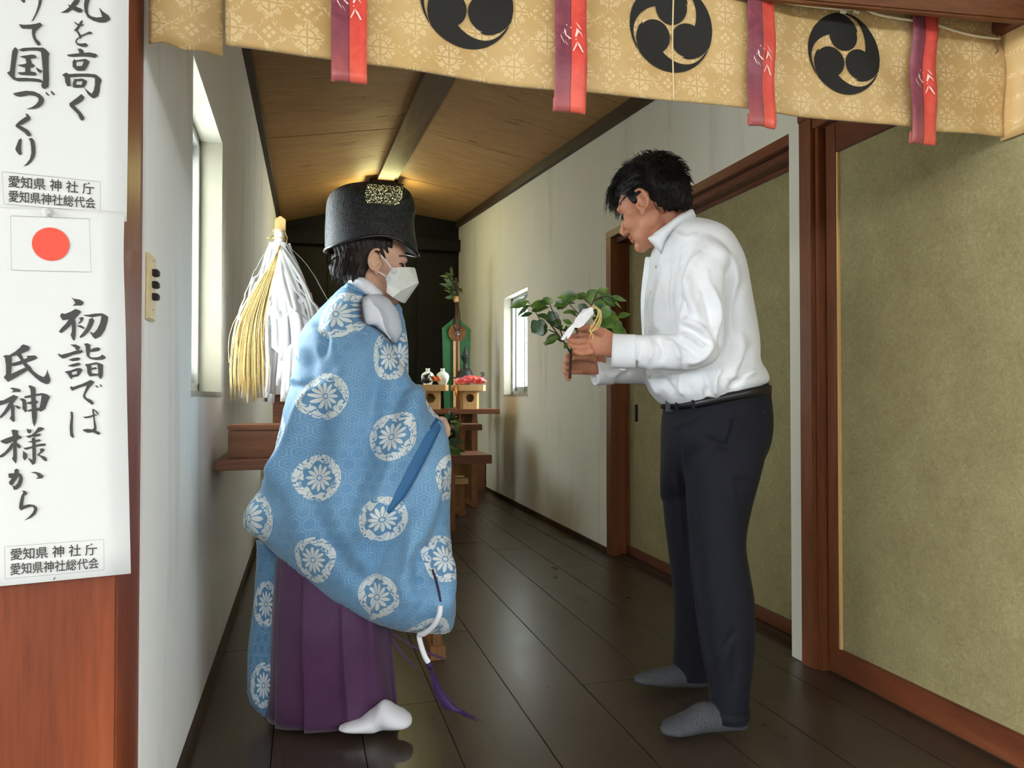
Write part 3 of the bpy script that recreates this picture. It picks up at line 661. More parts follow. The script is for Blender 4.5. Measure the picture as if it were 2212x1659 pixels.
def wav(x, z): return .006*math.sin(x*7+z*3)+.004*math.sin(x*17+1.)+.003*math.sin(z*22+x*9)+ .006*(math.sin(x*31+z*26)*.5+math.sin(x*19-z*33)*.5)*max(0, min(1, (x-.8)*1.2))
def cloth(name, x0, x1, zb, zt, nx, nz, yf, mat, parent, th=.006, hem=True):
    V = []; F = []
    for i in range(nz+1):
        for j in range(nx+1):
            x = x0+(x1-x0)*j/nx; b = zb(x); z = b+(zt-b)*i/nz; V.append((x, yf(x, z), z))
    n = len(V); V += [(x, y+th, z) for x, y, z in V]; id = lambda i, j: i*(nx+1)+j
    for i in range(nz):
        for j in range(nx):
            q = (id(i, j), id(i, j+1), id(i+1, j+1), id(i+1, j)); F += [q, tuple(k+n for k in q[::-1])]
    rim = [id(0, j) for j in range(nx+1)]+[id(i, nx) for i in range(1, nz+1)]+[id(nz, j) for j in range(nx-1, -1, -1)]+[id(i, 0) for i in range(nz-1, 0, -1)]
    for a, b in zip(rim, rim[1:]+rim[:1]): F.append((b, a, a+n, b+n))
    return mesh(name, V, F, mat, parent, True)
cl = cloth('curtain_cloth', -.150, 1.738, zc_, 2.15, 190, 50, lambda x, z: YC+wav(x, z), MT['brocade'], cur)
cloth('curtain_return', -.287, -.158, lambda x: 1.6145+.003*math.sin(x*90), 2.15, 14, 20, lambda x, z: YC+.02+.5*wav(x, z)+.012*math.sin((x+.22)*30), MT['brocade'], cur)
cloth('curtain_return', 1.7385, 1.7395, lambda x: 1.612, 2.15, 1, 20, lambda x, z: YC-.002-(x-1.7385)*130+.004*math.sin(z*20), MT['brocade'], cur)
cloth('centre_seam', ony(1452, 100, YC)[0]-.0015, ony(1452, 100, YC)[0]+.0015, zc_, 2.15, 2, 30, lambda x, z: YC+wav(x, z)-.0035, plain('pale_gold_thread', srgb(226, 200, 146), .5, .4), cur, .002)
# crests: three commas
def tomoe(cx, cz, R):
    polys = []; loc = []
    for a in np.linspace(182, 360+20, 26):
        t = math.radians(a); loc.append((.378*math.cos(t), .46+.385*math.sin(t)))
    for rel, r in ((-36, .69), (-28, .772), (-18, .85), (-9, .906), (0, .955), (10, 1.)): loc.append((r*math.cos(math.radians(90+rel)), r*math.sin(math.radians(90+rel))))
    for rel in range(16, 126, 5): loc.append((math.cos(math.radians(90+rel)), math.sin(math.radians(90+rel))))
    tail = spline([(128, 1.0), (122, .972), (108, .945), (95, .908), (83, .845), (72, .775), (59, .69), (47, .62), (40, .58)], 4)
    for rel, r in tail: loc.append((r*math.cos(math.radians(90+rel)), r*math.sin(math.radians(90+rel))))
    for k in range(3):
        a = math.radians(120*k); c, s = math.cos(a), math.sin(a)
        polys.append([(cx+R*(x*c-y*s), cz+R*(x*s+y*c)) for x, y in loc])
    return polys
def on_cloth(polys, name, mat, parent, lift=.0022, yf=None, den=.012):
    """flat applique that follows the waviness of the cloth"""
    bm = bmesh.new()
    for p in polys:
        pts = [Vector((a, b)) for a, b in p]; P = np.array(p); n = len(pts)
        g = [Vector((a, b)) for a in np.arange(P[:, 0].min(), P[:, 0].max(), den) for b in np.arange(P[:, 1].min(), P[:, 1].max(), den)]
        vo, e, fc, *_ = delaunay_2d_cdt(pts+g, [(i, (i+1) % n) for i in range(n)], [], 1, 1e-6)
        vs = [bm.verts.new((v[0], (yf(v[0], v[1]) if yf else YC+wav(v[0], v[1]))-lift, v[1])) for v in vo]
        for f in fc:
            ff = bm.faces.new([vs[i] for i in f]); ff.normal_update()
            if ff.normal.y > 0: ff.normal_flip()
    me = bpy.data.meshes.new(name); bm.to_mesh(me); bm.free()
    return fix(link(name, me, parent, mat, True))
for (a, b) in ((1010, -1), (1448, 62), (1826, 115)):
    q = ony(a, b, YC); on_cloth(tomoe(q[0], q[2], .1005), 'comma_crest', MT['blackcloth'], cur)
# ribbons
def _ribbon():
    M = Mat('two_tone_ribbon', .4, .45); u, v, _ = M.xyz(M.uv()); n = M.noise(M.pos(), 22, 3, .5, 1.5); lo = v.step(.75, 1.0)
    a = M.mix(lo*.55, M.ramp(n, [(.3, srgb(118, 50, 66)), (.7, srgb(146, 70, 84))]), srgb(210, 110, 92)); b = M.mix(lo*.5, M.ramp(n, [(.3, srgb(214, 66, 52)), (.7, srgb(232, 84, 66))]), srgb(240, 118, 88))
    c = M.mix(u.gt(.5), a, b); c = M.mix((u-.5).abs().lt(.012), c, srgb(96, 36, 54)); M.col(c); M.bump(n, .25, .004); M.set(Sheen_Weight=.15); return M.m
MT['ribbon'] = _ribbon(); MT['crane'] = plain('white_crane_print', srgb(244, 214, 206), .5, .3)
C1 = """232,70 262,120 300,195 290,200 250,135|205,90 235,150 215,110|200,130 240,170 285,215 270,215 225,165|212,155 260,205 285,235 265,230 225,190|232,195 270,235 258,245|250,225 280,250 270,260|318,185 345,170 400,205 405,215 350,190|322,200 395,220 400,235 330,212|320,215 370,240 365,250 318,228|318,230 350,268 340,270 315,242|385,250 398,262 385,270|262,235 268,232 275,262 268,262|285,262 298,268 296,278"""
C2 = """255,742 270,738 272,750|292,755 305,760 300,770|245,770 258,790 262,820 290,838 305,850 290,850 255,828 243,800|228,800 240,812 238,820|210,820 225,850 250,895 235,880 213,845|240,860 260,880 280,908 262,890|275,845 290,842 290,856|335,720 365,745 385,778 372,770|345,765 380,800 398,840 380,815 362,795 340,838 330,830|345,870 372,900 400,955 385,950 355,900|340,875 345,900 318,948 312,940 330,905|330,850 345,855 338,862"""
def ribbon(pxl, pxr, pyb, cr, name='ribbon'):
    a, b = ony(pxl, pyb, YC-.02), ony(pxr, pyb, YC-.02); x0, x1, zb = a[0], b[0], (a[2]+b[2])/2+.010; zt = 2.14; ph = random.uniform(0, 6)
    nz, nx = 60, 8; V = []; UV = []; F = []
    yf = lambda x, z: YC-.018+.8*wav(x, z)+.0018*math.sin(z*38+ph)+.002*math.sin((x-x0)*120+ph)
    rows = [(zb+(zt-zb)*i/nz, 0) for i in range(nz, -1, -1)] + [(zb-.008, .004), (zb-.010, .010), (zb-.006, .013), (zb+.012, .012), (zb+.02, .011)]
    for k, (z, o) in enumerate(rows):
        for j in range(nx+1):
            x = x0+(x1-x0)*j/nx; zz = z-(.004*abs(j/nx-.45) if o else 0); V.append((x+(0.001 if o else 0), yf(x, max(z, zb))+o, zz)); UV.append((j/nx, k/len(rows)))
    for i in range(len(rows)-1):
        for j in range(nx): F.append((i*(nx+1)+j, (i+1)*(nx+1)+j, (i+1)*(nx+1)+j+1, i*(nx+1)+j+1))
    rb = mesh(name, V, F, MT['ribbon'], cur, True, UV); md = rb.modifiers.new('s', 'SOLIDIFY'); md.thickness = .0015
    for s, dz in cr:
        k = (x1-x0)/.066*.000299*.9; polys = []
        oy = 175 if s is C1 else 845
        for pl in s.split('|'):
            polys.append([(x0+(x1-x0)*((float(q.split(',')[0])-170)/268), zb+dz-(float(q.split(',')[1])-oy)*.00028) for q in pl.split()])
        on_cloth(polys, 'crane_motif', MT['crane'], rb, .004, yf, .02)
ribbon(715, 792, 174, [(C2, .142)]); ribbon(1200, 1268, 236, [(C2, .142), (C1, .36)]); ribbon(1617, 1676, 272, [(C2, .142), (C1, .345)]); ribbon(1974.5, 2028, 307, [(C2, .142), (C1, .352)])
# cord that gathers the curtain at the right
rp = [ony(x, y, YC-.014) for x, y in spline([(1600, -18), (1690, 4), (1760, 14), (1822, 20), (1862, 18), (1900, 32), (1975, 45), (2010, 50), (2060, 66), (2110, 78), (2160, 84)], 6)]
tube('white_cord', rp, .0032, plain('cream_cord', srgb(240, 226, 190), .6, .3), cur, 8)
for x in (1822, 1850): q = ony(x, 20, YC-.016); box('cord_clip', q-np.array([.008, .004, .010]), q+np.array([.008, .004, .010]), plain('cream_clip', srgb(240, 228, 196), .5), cur, .002)
bp = [ony(x, y, YC-.012) for x, y in spline([(2158, 72), (2150, 90), (2156, 108), (2147, 120), (2152, 140), (2156, 168)], 6)]
tube('brown_cord', bp, .0022, plain('brown_string', srgb(130, 96, 60), .8), cur, 6)
# ------------------------------------------------------------------ offering tables and what stands on them
def Z(px, py, y): return ony(px, py, y)[2]
def Xp(px, y): return ony(px, 855, y)[0]
def offering_table(label, x0, x1, y0, y1, ztop, th, legx, wood_top, wood_leg, nleg=4, lw=.028, foot=.05, top_over=.0, leg_y=None):
    t = thing('offering_table', ((x0+x1)/2, (y0+y1)/2, 0), label, 'table')
    box('table_top', (x0, y0, ztop-th), (x1, y1, ztop), wood_top, t, .004)
    ly0, ly1 = leg_y or (y0+.04, y1-.04)
    for lx in legx:
        ft = box('table_foot', (lx-.028, ly0-.012, 0), (lx+.028, ly1+.012, foot), wood_leg, t, .003)
        box('apron', (lx-.02, ly0, ztop-th-.045), (lx+.02, ly1, ztop-th), wood_leg, t, .002)
        for k in range(nleg):
            y = ly0+lw/2+(ly1-ly0-lw)*k/(nleg-1)
            w_ = lw if k in (0, nleg-1) else lw*.62
            box('leg', (lx-lw/2, y-w_/2, foot), (lx+lw/2, y+w_/2, ztop-th-.045), wood_leg, t, .002)
    return t
ya = 2.62
ta = offering_table('reddish wooden offering table behind the robed person, carrying a walnut box', -.288, .50, ya, 3.06, .738, .036, (.02, .462), MT['redwood'], MT['legwood'], 4, .032)
bx = thing('wooden_box', (-.1, 2.78, .738), 'plain walnut-brown lidded wooden box on the offering table by the left wall', 'box')
x0 = ony(492, 990, 2.66)[0]; zt = Z(540, 918, 2.66)
box('box_body', (x0, 2.66, .739), (x0+.32, 2.83, zt-.02), MT['boxwood'], bx, .003)
box('box_lid', (x0-.002, 2.657, zt-.019), (x0+.322, 2.833, zt), MT['boxwood'], bx, .004)
# paper-streamer purification wand
yw = 2.95
wp = ony(604, 880, yw); wx = wp[0]
wd = thing('purification_wand', (wx, yw, .738), 'tall wand of white paper streamers and pale hemp standing on the offering table', 'wand')
zt = Z(604, 467, yw); zk = Z(604, 500, yw); zk2 = Z(604, 530, yw)
hw = .020
prism('wand_pole', [(wx-hw, yw-.012, .80), (wx+hw, yw-.012, .80), (wx+hw, yw-.012, zt-.014), (wx, yw-.012, zt), (wx-hw, yw-.012, zt-.014)], (0, .024, 0), MT['lightwood'], wd, .002)
box('wand_stand', (wx-.07, yw-.07, .7385), (wx+.07, yw+.07, .775), MT['redwood'], wd, .004)
box('wand_socket', (wx-.024, yw-.020, .775), (wx+.024, yw+.020, Z(604, 850, yw)), MT['redwood'], wd, .004)
c = ony(603, 510, yw-.03); V, F = tube_vf([(c[0], yw-.018, zk2+.004), (c[0]+.001, yw-.018, zk+.002)], [[.0175, .017], [.020, .018]], 18, (0, 1, 0)); mesh('paper_wrap', V, F, MT['white'], wd, True)
for zz in (zk-.004, (zk+zk2)/2-.004):
    a = np.linspace(0, 2*math.pi, 26); tube('tie_twine', np.stack([c[0]+.023*np.cos(a), yw-.016+.022*np.sin(a), zz+.003*np.sin(a*2)], 1), .0018, MT['twine'], wd, 6)
tube('tie_twine', [(c[0]-.02, yw-.036, zz+.004), (c[0]-.034, yw-.042, zz-.002), (c[0]-.044, yw-.044, zz-.008)], [.003, .0025, .0015], MT['twine'], wd, 6)
tube('tie_twine', [(c[0]+.018, yw-.03, zk), (c[0]+.03, yw-.034, zk-.03), (c[0]+.026, yw-.036, zk-.055), (c[0]+.034, yw-.034, zk-.07)], .0012, MT['twine'], wd, 6)
def streamer(ang, spread, zb, wdt, tw, zig):
    """one folded paper strip from the tie outward and down"""
    n = 22; ca, sa = math.cos(ang), math.sin(ang); top = np.array([c[0]+.012*ca, yw-.014+.012*sa, zk2+.006]); L = []
    for i in range(n):
        t = i/(n-1); r = spread*(1-(1-t)**1.7)*.9+.010; z = top[2]+(zb-top[2])*t
        st_ = .014*(((i*zig//n) % 2)*2-1) if zig else 0
        L.append((top[0]+r*ca+.006*math.sin(t*9+ang*3)-sa*st_, top[1]+r*sa*.8+ca*st_, z))
    L = np.array(L); V = []
    for i in range(n):
        a = ang+math.pi/2+tw*i/n; d = np.array([math.cos(a), math.sin(a)*.8, .0])*wdt/2
        V += [L[i]-d, L[i]+d]
    F = [(2*i, 2*i+1, 2*i+3, 2*i+2) for i in range(n-1)]
    return V, F
for k in range(96):
    ang = random.uniform(-math.pi, math.pi)
    if -2.9 < ang < -2.2 and random.random() < .6: ang += 1.4
    V, F = streamer(ang, random.uniform(.05, .15)*(1.5 if math.cos(ang)>.2 else 1), Z(600, random.uniform(690, 872) if k % 3 == 0 else random.uniform(820, 874), yw), random.uniform(.015, .028), random.uniform(-.7, .7), random.choice((0, 0, 2, 3, 4)))
    o = mesh('paper_streamer', V, F, MT['white'], wd, True); md = o.modifiers.new('s', 'SOLIDIFY'); md.thickness = .0004
for (px_, py_, a_) in ((612, 640, 18), (575, 655, -10), (560, 612, 20), (618, 690, 8), (590, 745, -14), (626, 740, 18), (640, 690, 12), (600, 800, 8), (632, 610, -40), (605, 600, 12), (648, 650, 30), (570, 700, 5), (655, 720, -20)):
    q = ony(px_, py_, yw-.05-.06*random.random()); r = math.radians(a_)
    prism('paper_knot', [q+np.array([u*math.cos(r)-v*math.sin(r), 0, u*math.sin(r)+v*math.cos(r)]) for u, v in ((-.016, .008), (.014, .011), (.018, -.007), (.004, -.010), (-.013, -.011))], (0.006, .003, .002), MT['white'], wd, .001)
# hemp hank
Vs, Fs = [], []; o_ = 0
for k in range(210):
    u = random.gauss(0, 1); e = (540+17*u+random.uniform(-6, 6), 862+random.uniform(-34, 8)); sd = random.uniform(-.02, .02)
    m = ((572+e[0])/2+6*u*.6+random.uniform(-4, 4)-8, 680)
    if k % 23 == 0: e = (e[0]-14, e[1]-60); m = (m[0]-24, m[1]+20)
    P = np.array([ony(x, y, yw-.05+d+sd*t) for (x, y), d, t in zip(spline([(604+random.uniform(-4, 4), 524), (594+4*u*.5, 560), m, (e[0]*.93+m[0]*.07-2, 780), e], 4), np.r_[np.linspace(.03, -.11, 6), np.full(11, -.11)], np.linspace(0, 1, 17))])
    V, F = tube_vf(P, np.r_[np.full(14, .0012), .001, .0008, .0005][:len(P)], 3); Vs.append(V); Fs += [tuple(i+o_ for i in f) for f in F]; o_ += len(V)
tag(mesh('hemp_strands', np.concatenate(Vs), Fs, MT['hemp'], wd, True), kind='stuff')
# altar tables further back
yb = 5.10
tb = offering_table('low reddish offering table nearer the camera in front of the altar, leafy sprigs on top', .12, ony(1063, 990, yb)[0], yb, 5.52, Z(1000, 984, yb), .062, (.40, ony(976, 1100, 5.15)[0]), MT['redwood'], MT['legwood'], 5, .045, .06, leg_y=(5.14, 5.46))
box('lower_shelf', (.30, 5.30, Z(1000, 1040, 5.3)-.02), (ony(1012, 1036, 5.3)[0], 5.50, Z(1000, 1040, 5.3)+.02), MT['lightwood'], tb, .003)
ym = 5.72
tm = offering_table('narrow dark brown step table between the low table and the sanctuary table', .2, ony(1042, 920, ym)[0], ym, 6.0, Z(1000, 917, ym), .048, (.42, 1.20), MT['boxwood'], MT['legwood'], 4, .035, .05)
yt = 6.15
tc = offering_table('tall back offering table carrying the tray stands at the right wall', .1, ony(1080, 890, yt)[0], yt, 6.55, Z(1000, 884, yt), .042, (.40, ony(1025, 1000, 6.2)[0]), MT['redwood'], MT['legwood'], 6, .05, .05)
zc3 = Z(1000, 884, yt)
sb = box('side_board', (ony(1026, 1050, 7.3)[0], 7.28, 0), (ony(1047, 1050, 7.3)[0], 7.34, .34), MT['redwood'], None, .004); tag(sb, 'small dark red wooden side board on the floor in the far right corner', 'board')
def tray_stand(label, xc, y, z0, wid, hgt, bw):
    t = thing('tray_stand', (xc, y, z0), label, 'tray stand'); h = wid/2; k = h*.22; zr_ = z0+hgt; M_ = MT['lightwood']
    oc = lambda r, q: [(xc-r+q, y-r), (xc+r-q, y-r), (xc+r, y-r+q), (xc+r, y+r-q), (xc+r-q, y+r), (xc-r+q, y+r), (xc-r, y+r-q), (xc-r, y-r+q)]
    prism('tray_base', [(a, b, zr_-.05) for a, b in oc(h*.97, k)], (0, 0, .008), M_, t, .001)
    O, I = oc(h, k), oc(h-.008, k)
    for i in range(8):
        j = (i+1) % 8; prism('tray_rim', [(*O[i], zr_-.052), (*O[j], zr_-.052), (*I[j], zr_-.052), (*I[i], zr_-.052)], (0, 0, .052), M_, t, .0008)
    b = bw/2; q = b*.25; B = oc(b, q)
    for i in range(8):
        j = (i+1) % 8; B0, B1 = np.array([*B[i], z0]), np.array([*B[j], z0]); hh = hgt-.05
        d = (B1-B0)/np.linalg.norm(B1-B0); nrm = np.array([-d[1], d[0], 0])
        if i == 0:   # front board with the cusped opening
            L = np.linalg.norm(B1-B0); r = L*.27; cz = hh*.6; m = 48
            hole = []
            for a in np.linspace(0, 2*math.pi, m, endpoint=False):
                rr = r*(1+.10*abs(math.sin(1.5*(a-math.pi/2)))); hole.append((L/2+rr*math.cos(a), cz+rr*math.sin(a)))
            outer = [(0, 0), (L, 0), (L, hh), (0, hh)]; pts = [Vector(p) for p in outer+hole]
            ed = [(0, 1), (1, 2), (2, 3), (3, 0)]+[(4+i_, 4+(i_+1) % m) for i_ in range(m)]
            vo, e_, fc, *_ = delaunay_2d_cdt(pts, ed, [], 0, 1e-7)
            P2 = np.array([tuple(v) for v in vo]); fc = [f for f in fc if np.linalg.norm((P2[list(f)].mean(0)-(L/2, cz)))>r*1.0]
            Vv = [B0+d*u+np.array([0, 0, v]) for u, v in P2]; bo = mesh('stand_board', Vv, fc, M_, t); md = bo.modifiers.new('s', 'SOLIDIFY'); md.thickness = .008; md.offset = 0
        else:
            prism('stand_board', [B0, B1, B1+(0, 0, hh), B0+(0, 0, hh)], nrm*.006, M_, t, .0008)
    box('stand_floor', (xc-b*.9, y-b*.9, z0+.001), (xc+b*.9, y+b*.9, z0+.006), M_, t, 0)
    return zr_-.042
zc_t = Z(1000, 830, yt)
s1x = ony(1017, 860, yt+.05)[0]; s2x = ony(931, 860, yt+.05)[0]
t1 = tray_stand('pale wooden tray stand holding a red-wrapped parcel, nearest the right wall', s1x, yt+.165, zc3, .268, zc_t-zc3-.004, .165)
t2_ = tray_stand('pale wooden tray stand with white jars and vegetables, left of the parcel tray', s2x, yt+.165, zc3, .30, zc_t-zc3-.004, .185)
MT['porc'] = plain('white_porcelain', srgb(226, 230, 216), .25, .5)
for k, px_ in enumerate((924, 956)):
    q = ony(px_, 828, yt+.23); zb = t2_; hh = Z(px_, 793, yt+.23)-zb
    v = thing('sake_jar', (q[0], yt+.23, zb), ['white porcelain sake jar on the tray stand, behind the eggplant', 'white porcelain sake jar on the tray stand, behind the carrots'][k], 'jar', 'porcelain sake jars')
    s_ = hh/.165
    lathe('jar_body', [(r*s_*.8, z*s_) for r, z in ((.001, 0), (.034, 0), (.036, .008), (.030, .022), (.040, .045), (.056, .075), (.060, .098), (.050, .118), (.028, .130), (.018, .136))], (q[0], yt+.23, zb), MT['porc'], v)
    lathe('jar_neck', [(r*s_*.85, z*s_) for r, z in ((.018, .134), (.0175, .148), (.021, .153), (.020, .155), (.015, .154), (.014, .136))], (q[0], yt+.23, zb), MT['porc'], v)
qp = ony(930, 829, yt+.08)
plt = lathe('plate', [(.001, .0), (.07, 0), (.085, .006), (.108, .016), (.110, .018), (.104, .018), (.08, .010), (.001, .008)], (qp[0], yt+.10, t2_), MT['porc'], None, 36); 
for v in plt.data.vertices: v.co.y = yt+.075+(v.co.y-yt-.10)*.5
tag(plt, 'white porcelain plate of vegetables on the left tray stand', 'plate')
zpl = t2_+.012
MT['egg'] = plain('eggplant_skin', srgb(26, 18, 30), .28, .5); MT['carrot'] = plain('carrot_skin', srgb(226, 112, 44), .5, .4, .12, 60); MT['stemg'] = plain('green_stem', srgb(84, 98, 52), .7, .3, .15, 80)
def veg(name, label, cat, pts, rad, mat, stem):
    P = spline(pts, 5); R = np.interp(np.linspace(0, 1, len(P)), np.linspace(0, 1, len(rad)), rad); t = thing(name, P[0], label, cat)
    tube(name+'_body', P, R, mat, t, 16); d = P[-1]-P[-2]; d = d/np.linalg.norm(d); tube('stem', [P[-1]-d*.004, P[-1]+d*.01, P[-1]+d*.018], [.006, .004, .003], stem, t, 8)
q = lambda px_, py_, dy=.06: ony(px_, py_, yt+dy)
veg('eggplant', 'glossy dark eggplant leaning up among the vegetables on the plate', 'eggplant', [q(914, 824), q(918, 819), q(923, 813), q(927, 808)], [.006, .026, .034, .022, .010], MT['egg'], MT['stemg'])
veg('eggplant', 'glossy dark eggplant lying flat at the front of the plate', 'eggplant', [q(909, 823, .03), q(917, 823, .03), q(925, 823, .03), q(932, 823, .03)], [.006, .020, .024, .018, .008], MT['egg'], MT['stemg'])
veg('carrot', 'orange carrot next to the eggplants on the plate', 'carrot', [q(944, 822), q(938, 818), q(932, 814)], [.008, .017, .019, .010], MT['carrot'], MT['stemg'])
veg('carrot', 'orange carrot at the right end of the plate', 'carrot', [q(951, 823), q(948, 818), q(944, 814)], [.008, .016, .017, .010], MT['carrot'], MT['stemg'])
# wrapped parcel
def _wrap():
    M = Mat('red_orange_wrapping', .3, .5); n = M.noise(M.pos(), 22, 4, .6, 2.); m_ = M.noise(M.pos(), 9, 2)
    M.col(M.ramp(n*.6+m_*.4, [(.32, srgb(240, 140, 50)), (.44, srgb(238, 92, 58)), (.52, srgb(232, 78, 96)), (.6, srgb(236, 110, 120)), (.72, srgb(248, 206, 190))])); M.bump(n, .7, .01); return M.m
pr = []
for (px_, py_, a, b) in ((1000, 822, .062, .028), (1016, 819, .07, .034), (1032, 821, .06, .030), (1042, 824, .03, .016), (990, 824, .03, .016)): pr.append(ell(ony(px_, py_, yt+.14), (a, .07, b), 16, 10))
V, F = fuse(pr, .006, 3); V = V + normals(V, F)*(.004*np.sin(V[:, 0]*120+V[:, 1]*70)+.003*np.sin(V[:, 2]*190+V[:, 0]*40))[:, None]
V[:, 2] = np.maximum(V[:, 2], t1)
pc = mesh('wrapped_parcel', V, F, _wrap(), None, True); tag(pc, 'lumpy red and orange wrapped parcel on the right tray stand', 'parcel')
# ceremonial banner with mirror and evergreen branch
yg = 6.98
MT['green'] = plain('green_silk', srgb(54, 104, 62), .6, .3, .12, 14); MT['copper'] = plain('pleated_copper_silk', srgb(164, 116, 76), .35, .5, .15, 40); MT['leafdark'] = plain('dark_leaf', srgb(70, 88, 52), .5, .4, .2, 40)
MT['stembrown'] = plain('lacquered_pole', srgb(96, 52, 34), .35, .5, .1, 20); MT['pale_silk'] = plain('pale_orange_silk', srgb(214, 164, 108), .5, .35, .08, 30)
bn = thing('ceremonial_banner', (ony(987, 855, yg)[0], yg, 0), 'green pentagon-topped banner with a mirror rosette and an evergreen branch on its pole', 'banner')
P = [ony(x, y, yg) for x, y in ((955, 708), (986, 683), (1017, 712), (1015, 800), (1012, 905), (960, 905), (957, 800))]
V = []; n = 14
prism('banner_cloth', P, (0, .012, 0), MT['green'], bn, .003)
cR = ony(988, 719, yg-.03)
a = np.linspace(0, 2*math.pi, 73)[:-1]; V = []; F = []
for r, dy in ((.012, .0), (.05, -.006), (.082, 0), (.084, .008)):
    for i, t in enumerate(a): V.append((cR[0]+r*math.cos(t), cR[1]+dy+(.007 if i % 2 else -.004)*(1 if r > .02 else 0), cR[2]+r*math.sin(t)))
for k in range(3):
    for i in range(72): F.append((k*72+i, k*72+(i+1) % 72, (k+1)*72+(i+1) % 72, (k+1)*72+i))
F.append(tuple(range(72))[::-1]); ros = mesh('rosette', V, F, MT['copper'], bn)
lathe_y('mirror', [(.001, .004), (.020, .004), (.023, .008), (.023, .010), (.020, .013), (.001, .013)], cR, plain('mirror_silver', srgb(190, 198, 196), .12, .6, Metallic=.9), ros)
tube('banner_pole', [ony(985, 600, yg-.02), ony(988, 700, yg-.02), (cR[0], yg-.02, .02)], [.010, .018, .018], MT['stembrown'], bn, 12)
tube('bamboo_sleeve', [ony(985, 640, yg-.03), ony(986, 652, yg-.03)], .024, MT['pale_silk'], bn, 12)
for dx in (-4.5, 3.5): prism('silk_tail', [ony(984+dx, 737, yg-.035), ony(989+dx, 737, yg-.035), ony(989+dx, 880, yg-.035), ony(984+dx, 880, yg-.035)], (0, .004, 0), MT['pale_silk'], bn)
for dx in (-5, 5): tube('black_cord', [ony(x, y, yg-.045) for x, y in spline([(986+dx*.5, 655), (988+dx, 680), (986+dx*1.6, 700), (988+dx*.8, 712), (988+dx*.5, 722)], 4)], .004, MT['black'], bn, 6)
lathe('banner_base', [(.001, 0), (.10, 0), (.10, .03), (.05, .05), (.001, .05)], (cR[0], yg, 0), MT['stembrown'], bn)
def leaf(name, base, tip, wdt, nrm, mat, parent, curl=.15, m=7, fold=.25):
    """one pointed leaf with a folded midrib and a drooping tip"""
    base, tip = np.array(base), np.array(tip); d = tip-base; L = np.linalg.norm(d); d = d/L; nrm = np.array(nrm, float); nrm = nrm-d*nrm.dot(d); nrm /= np.linalg.norm(nrm)+1e-9; s = np.cross(d, nrm)
    V = []; 
    for i in range(m+1):
        t = i/m; w_ = wdt/2*(math.sin(math.pi*(t*.97+.015)**.82)**1.1)*1.12 if 0 < i < m else (.0009 if i == 0 else .0003); p = base+d*L*t-nrm*curl*L*t*t+nrm*curl*L*.35*t
        V += [p-s*w_+nrm*w_*fold, p, p+s*w_+nrm*w_*fold]
    F = []
    for i in range(m):
        for j in (0, 1): F.append((i*3+j, i*3+j+1, i*3+j+4, i*3+j+3))
    return mesh(name, V, F, mat, parent, True)
for k in range(34):
    a_, b_ = random.gauss(972, 11), random.uniform(576, 638); base = ony(982-(640-b_)*.1, b_+14, yg-.02+random.uniform(-.08, .08)); tip = ony(a_+random.uniform(-12, 10), b_+random.uniform(-6, 16), yg-.02+random.uniform(-.12, .12))
    leaf('leaf', base, tip, .035, (random.uniform(-.5, .5), -1, random.uniform(-.2, .8)), MT['leafdark'], bn)
leaf('leaf', ony(992, 622, yg), ony(998, 632, yg-.05), .03, (0, -1, .3), MT['leafdark'], bn)
tube('branch', [ony(985, 640, yg-.02), ony(980, 610, yg-.02), ony(972, 580, yg-.02)], [.008, .006, .003], MT['leafdark'], bn, 6)
# cast iron hanging lantern
yi = 6.72; ic = ony(1005, 815, yi); Zi = lambda py_: Z(1005, py_, yi); k_ = .0043
il = thing('iron_lantern', (ic[0], yi, zc3), 'black cast iron lantern with tiered finial and scrolled arms near the right wall', 'lantern')
I_ = MT['iron'] = plain('black_iron', srgb(34, 34, 32), .55, .4, .2, 60)
lathe('lantern_roof', [(.001, Zi(796)), (.04, Zi(797)), (.062, Zi(802)), (.072, Zi(810)), (.082, Zi(815)), (.080, Zi(817)), (.001, Zi(817))], (ic[0], yi, 0), I_, il)
lathe('finial_neck', [(.001, Zi(783)), (.016, Zi(784)), (.020, Zi(788)), (.022, Zi(793)), (.034, Zi(797)), (.001, Zi(797))], (ic[0], yi, 0), I_, il)
lathe('finial_bowl', [(.001, Zi(768)), (.040, Zi(769)), (.042, Zi(771)), (.036, Zi(772)), (.032, Zi(777)), (.022, Zi(780)), (.012, Zi(784)), (.001, Zi(785))], (ic[0], yi, 0), I_, il)
lathe('finial_tiers', [(.001, Zi(744)), (.004, Zi(748)), (.010, Zi(752)), (.006, Zi(753)), (.018, Zi(757)), (.012, Zi(758)), (.026, Zi(762)), (.020, Zi(763)), (.032, Zi(766)), (.030, Zi(768)), (.001, Zi(769))], (ic[0], yi, 0), I_, il)
for s in (-1, 1):
    tube('scroll_arm', [ony(1005+s*x, y, yi-.02) for x, y in spline([(12, 815), (24, 816), (34, 814), (40, 810), (39, 805), (35, 806), (36, 810)], 5)], .006, I_, il, 6)
lathe('lantern_body', [(.001, 0), (.05, 0), (.05, .01), (.045, .02), (.045, Zi(817)-zc3-.03), (.06, Zi(817)-zc3), (.001, Zi(817)-zc3)], (ic[0], yi, zc3), I_, il, 8)
# a stand carries the lantern above the table behind
box('lantern_shelf', (ic[0]-.16, 6.6, zc3-.03), (ic[0]+.1, 6.9, zc3), MT['redwood'], il, .003)
box('lantern_post', (ic[0]-.04, 6.72, 0), (ic[0]+.0, 6.78, zc3-.03), MT['redwood'], il, .003)
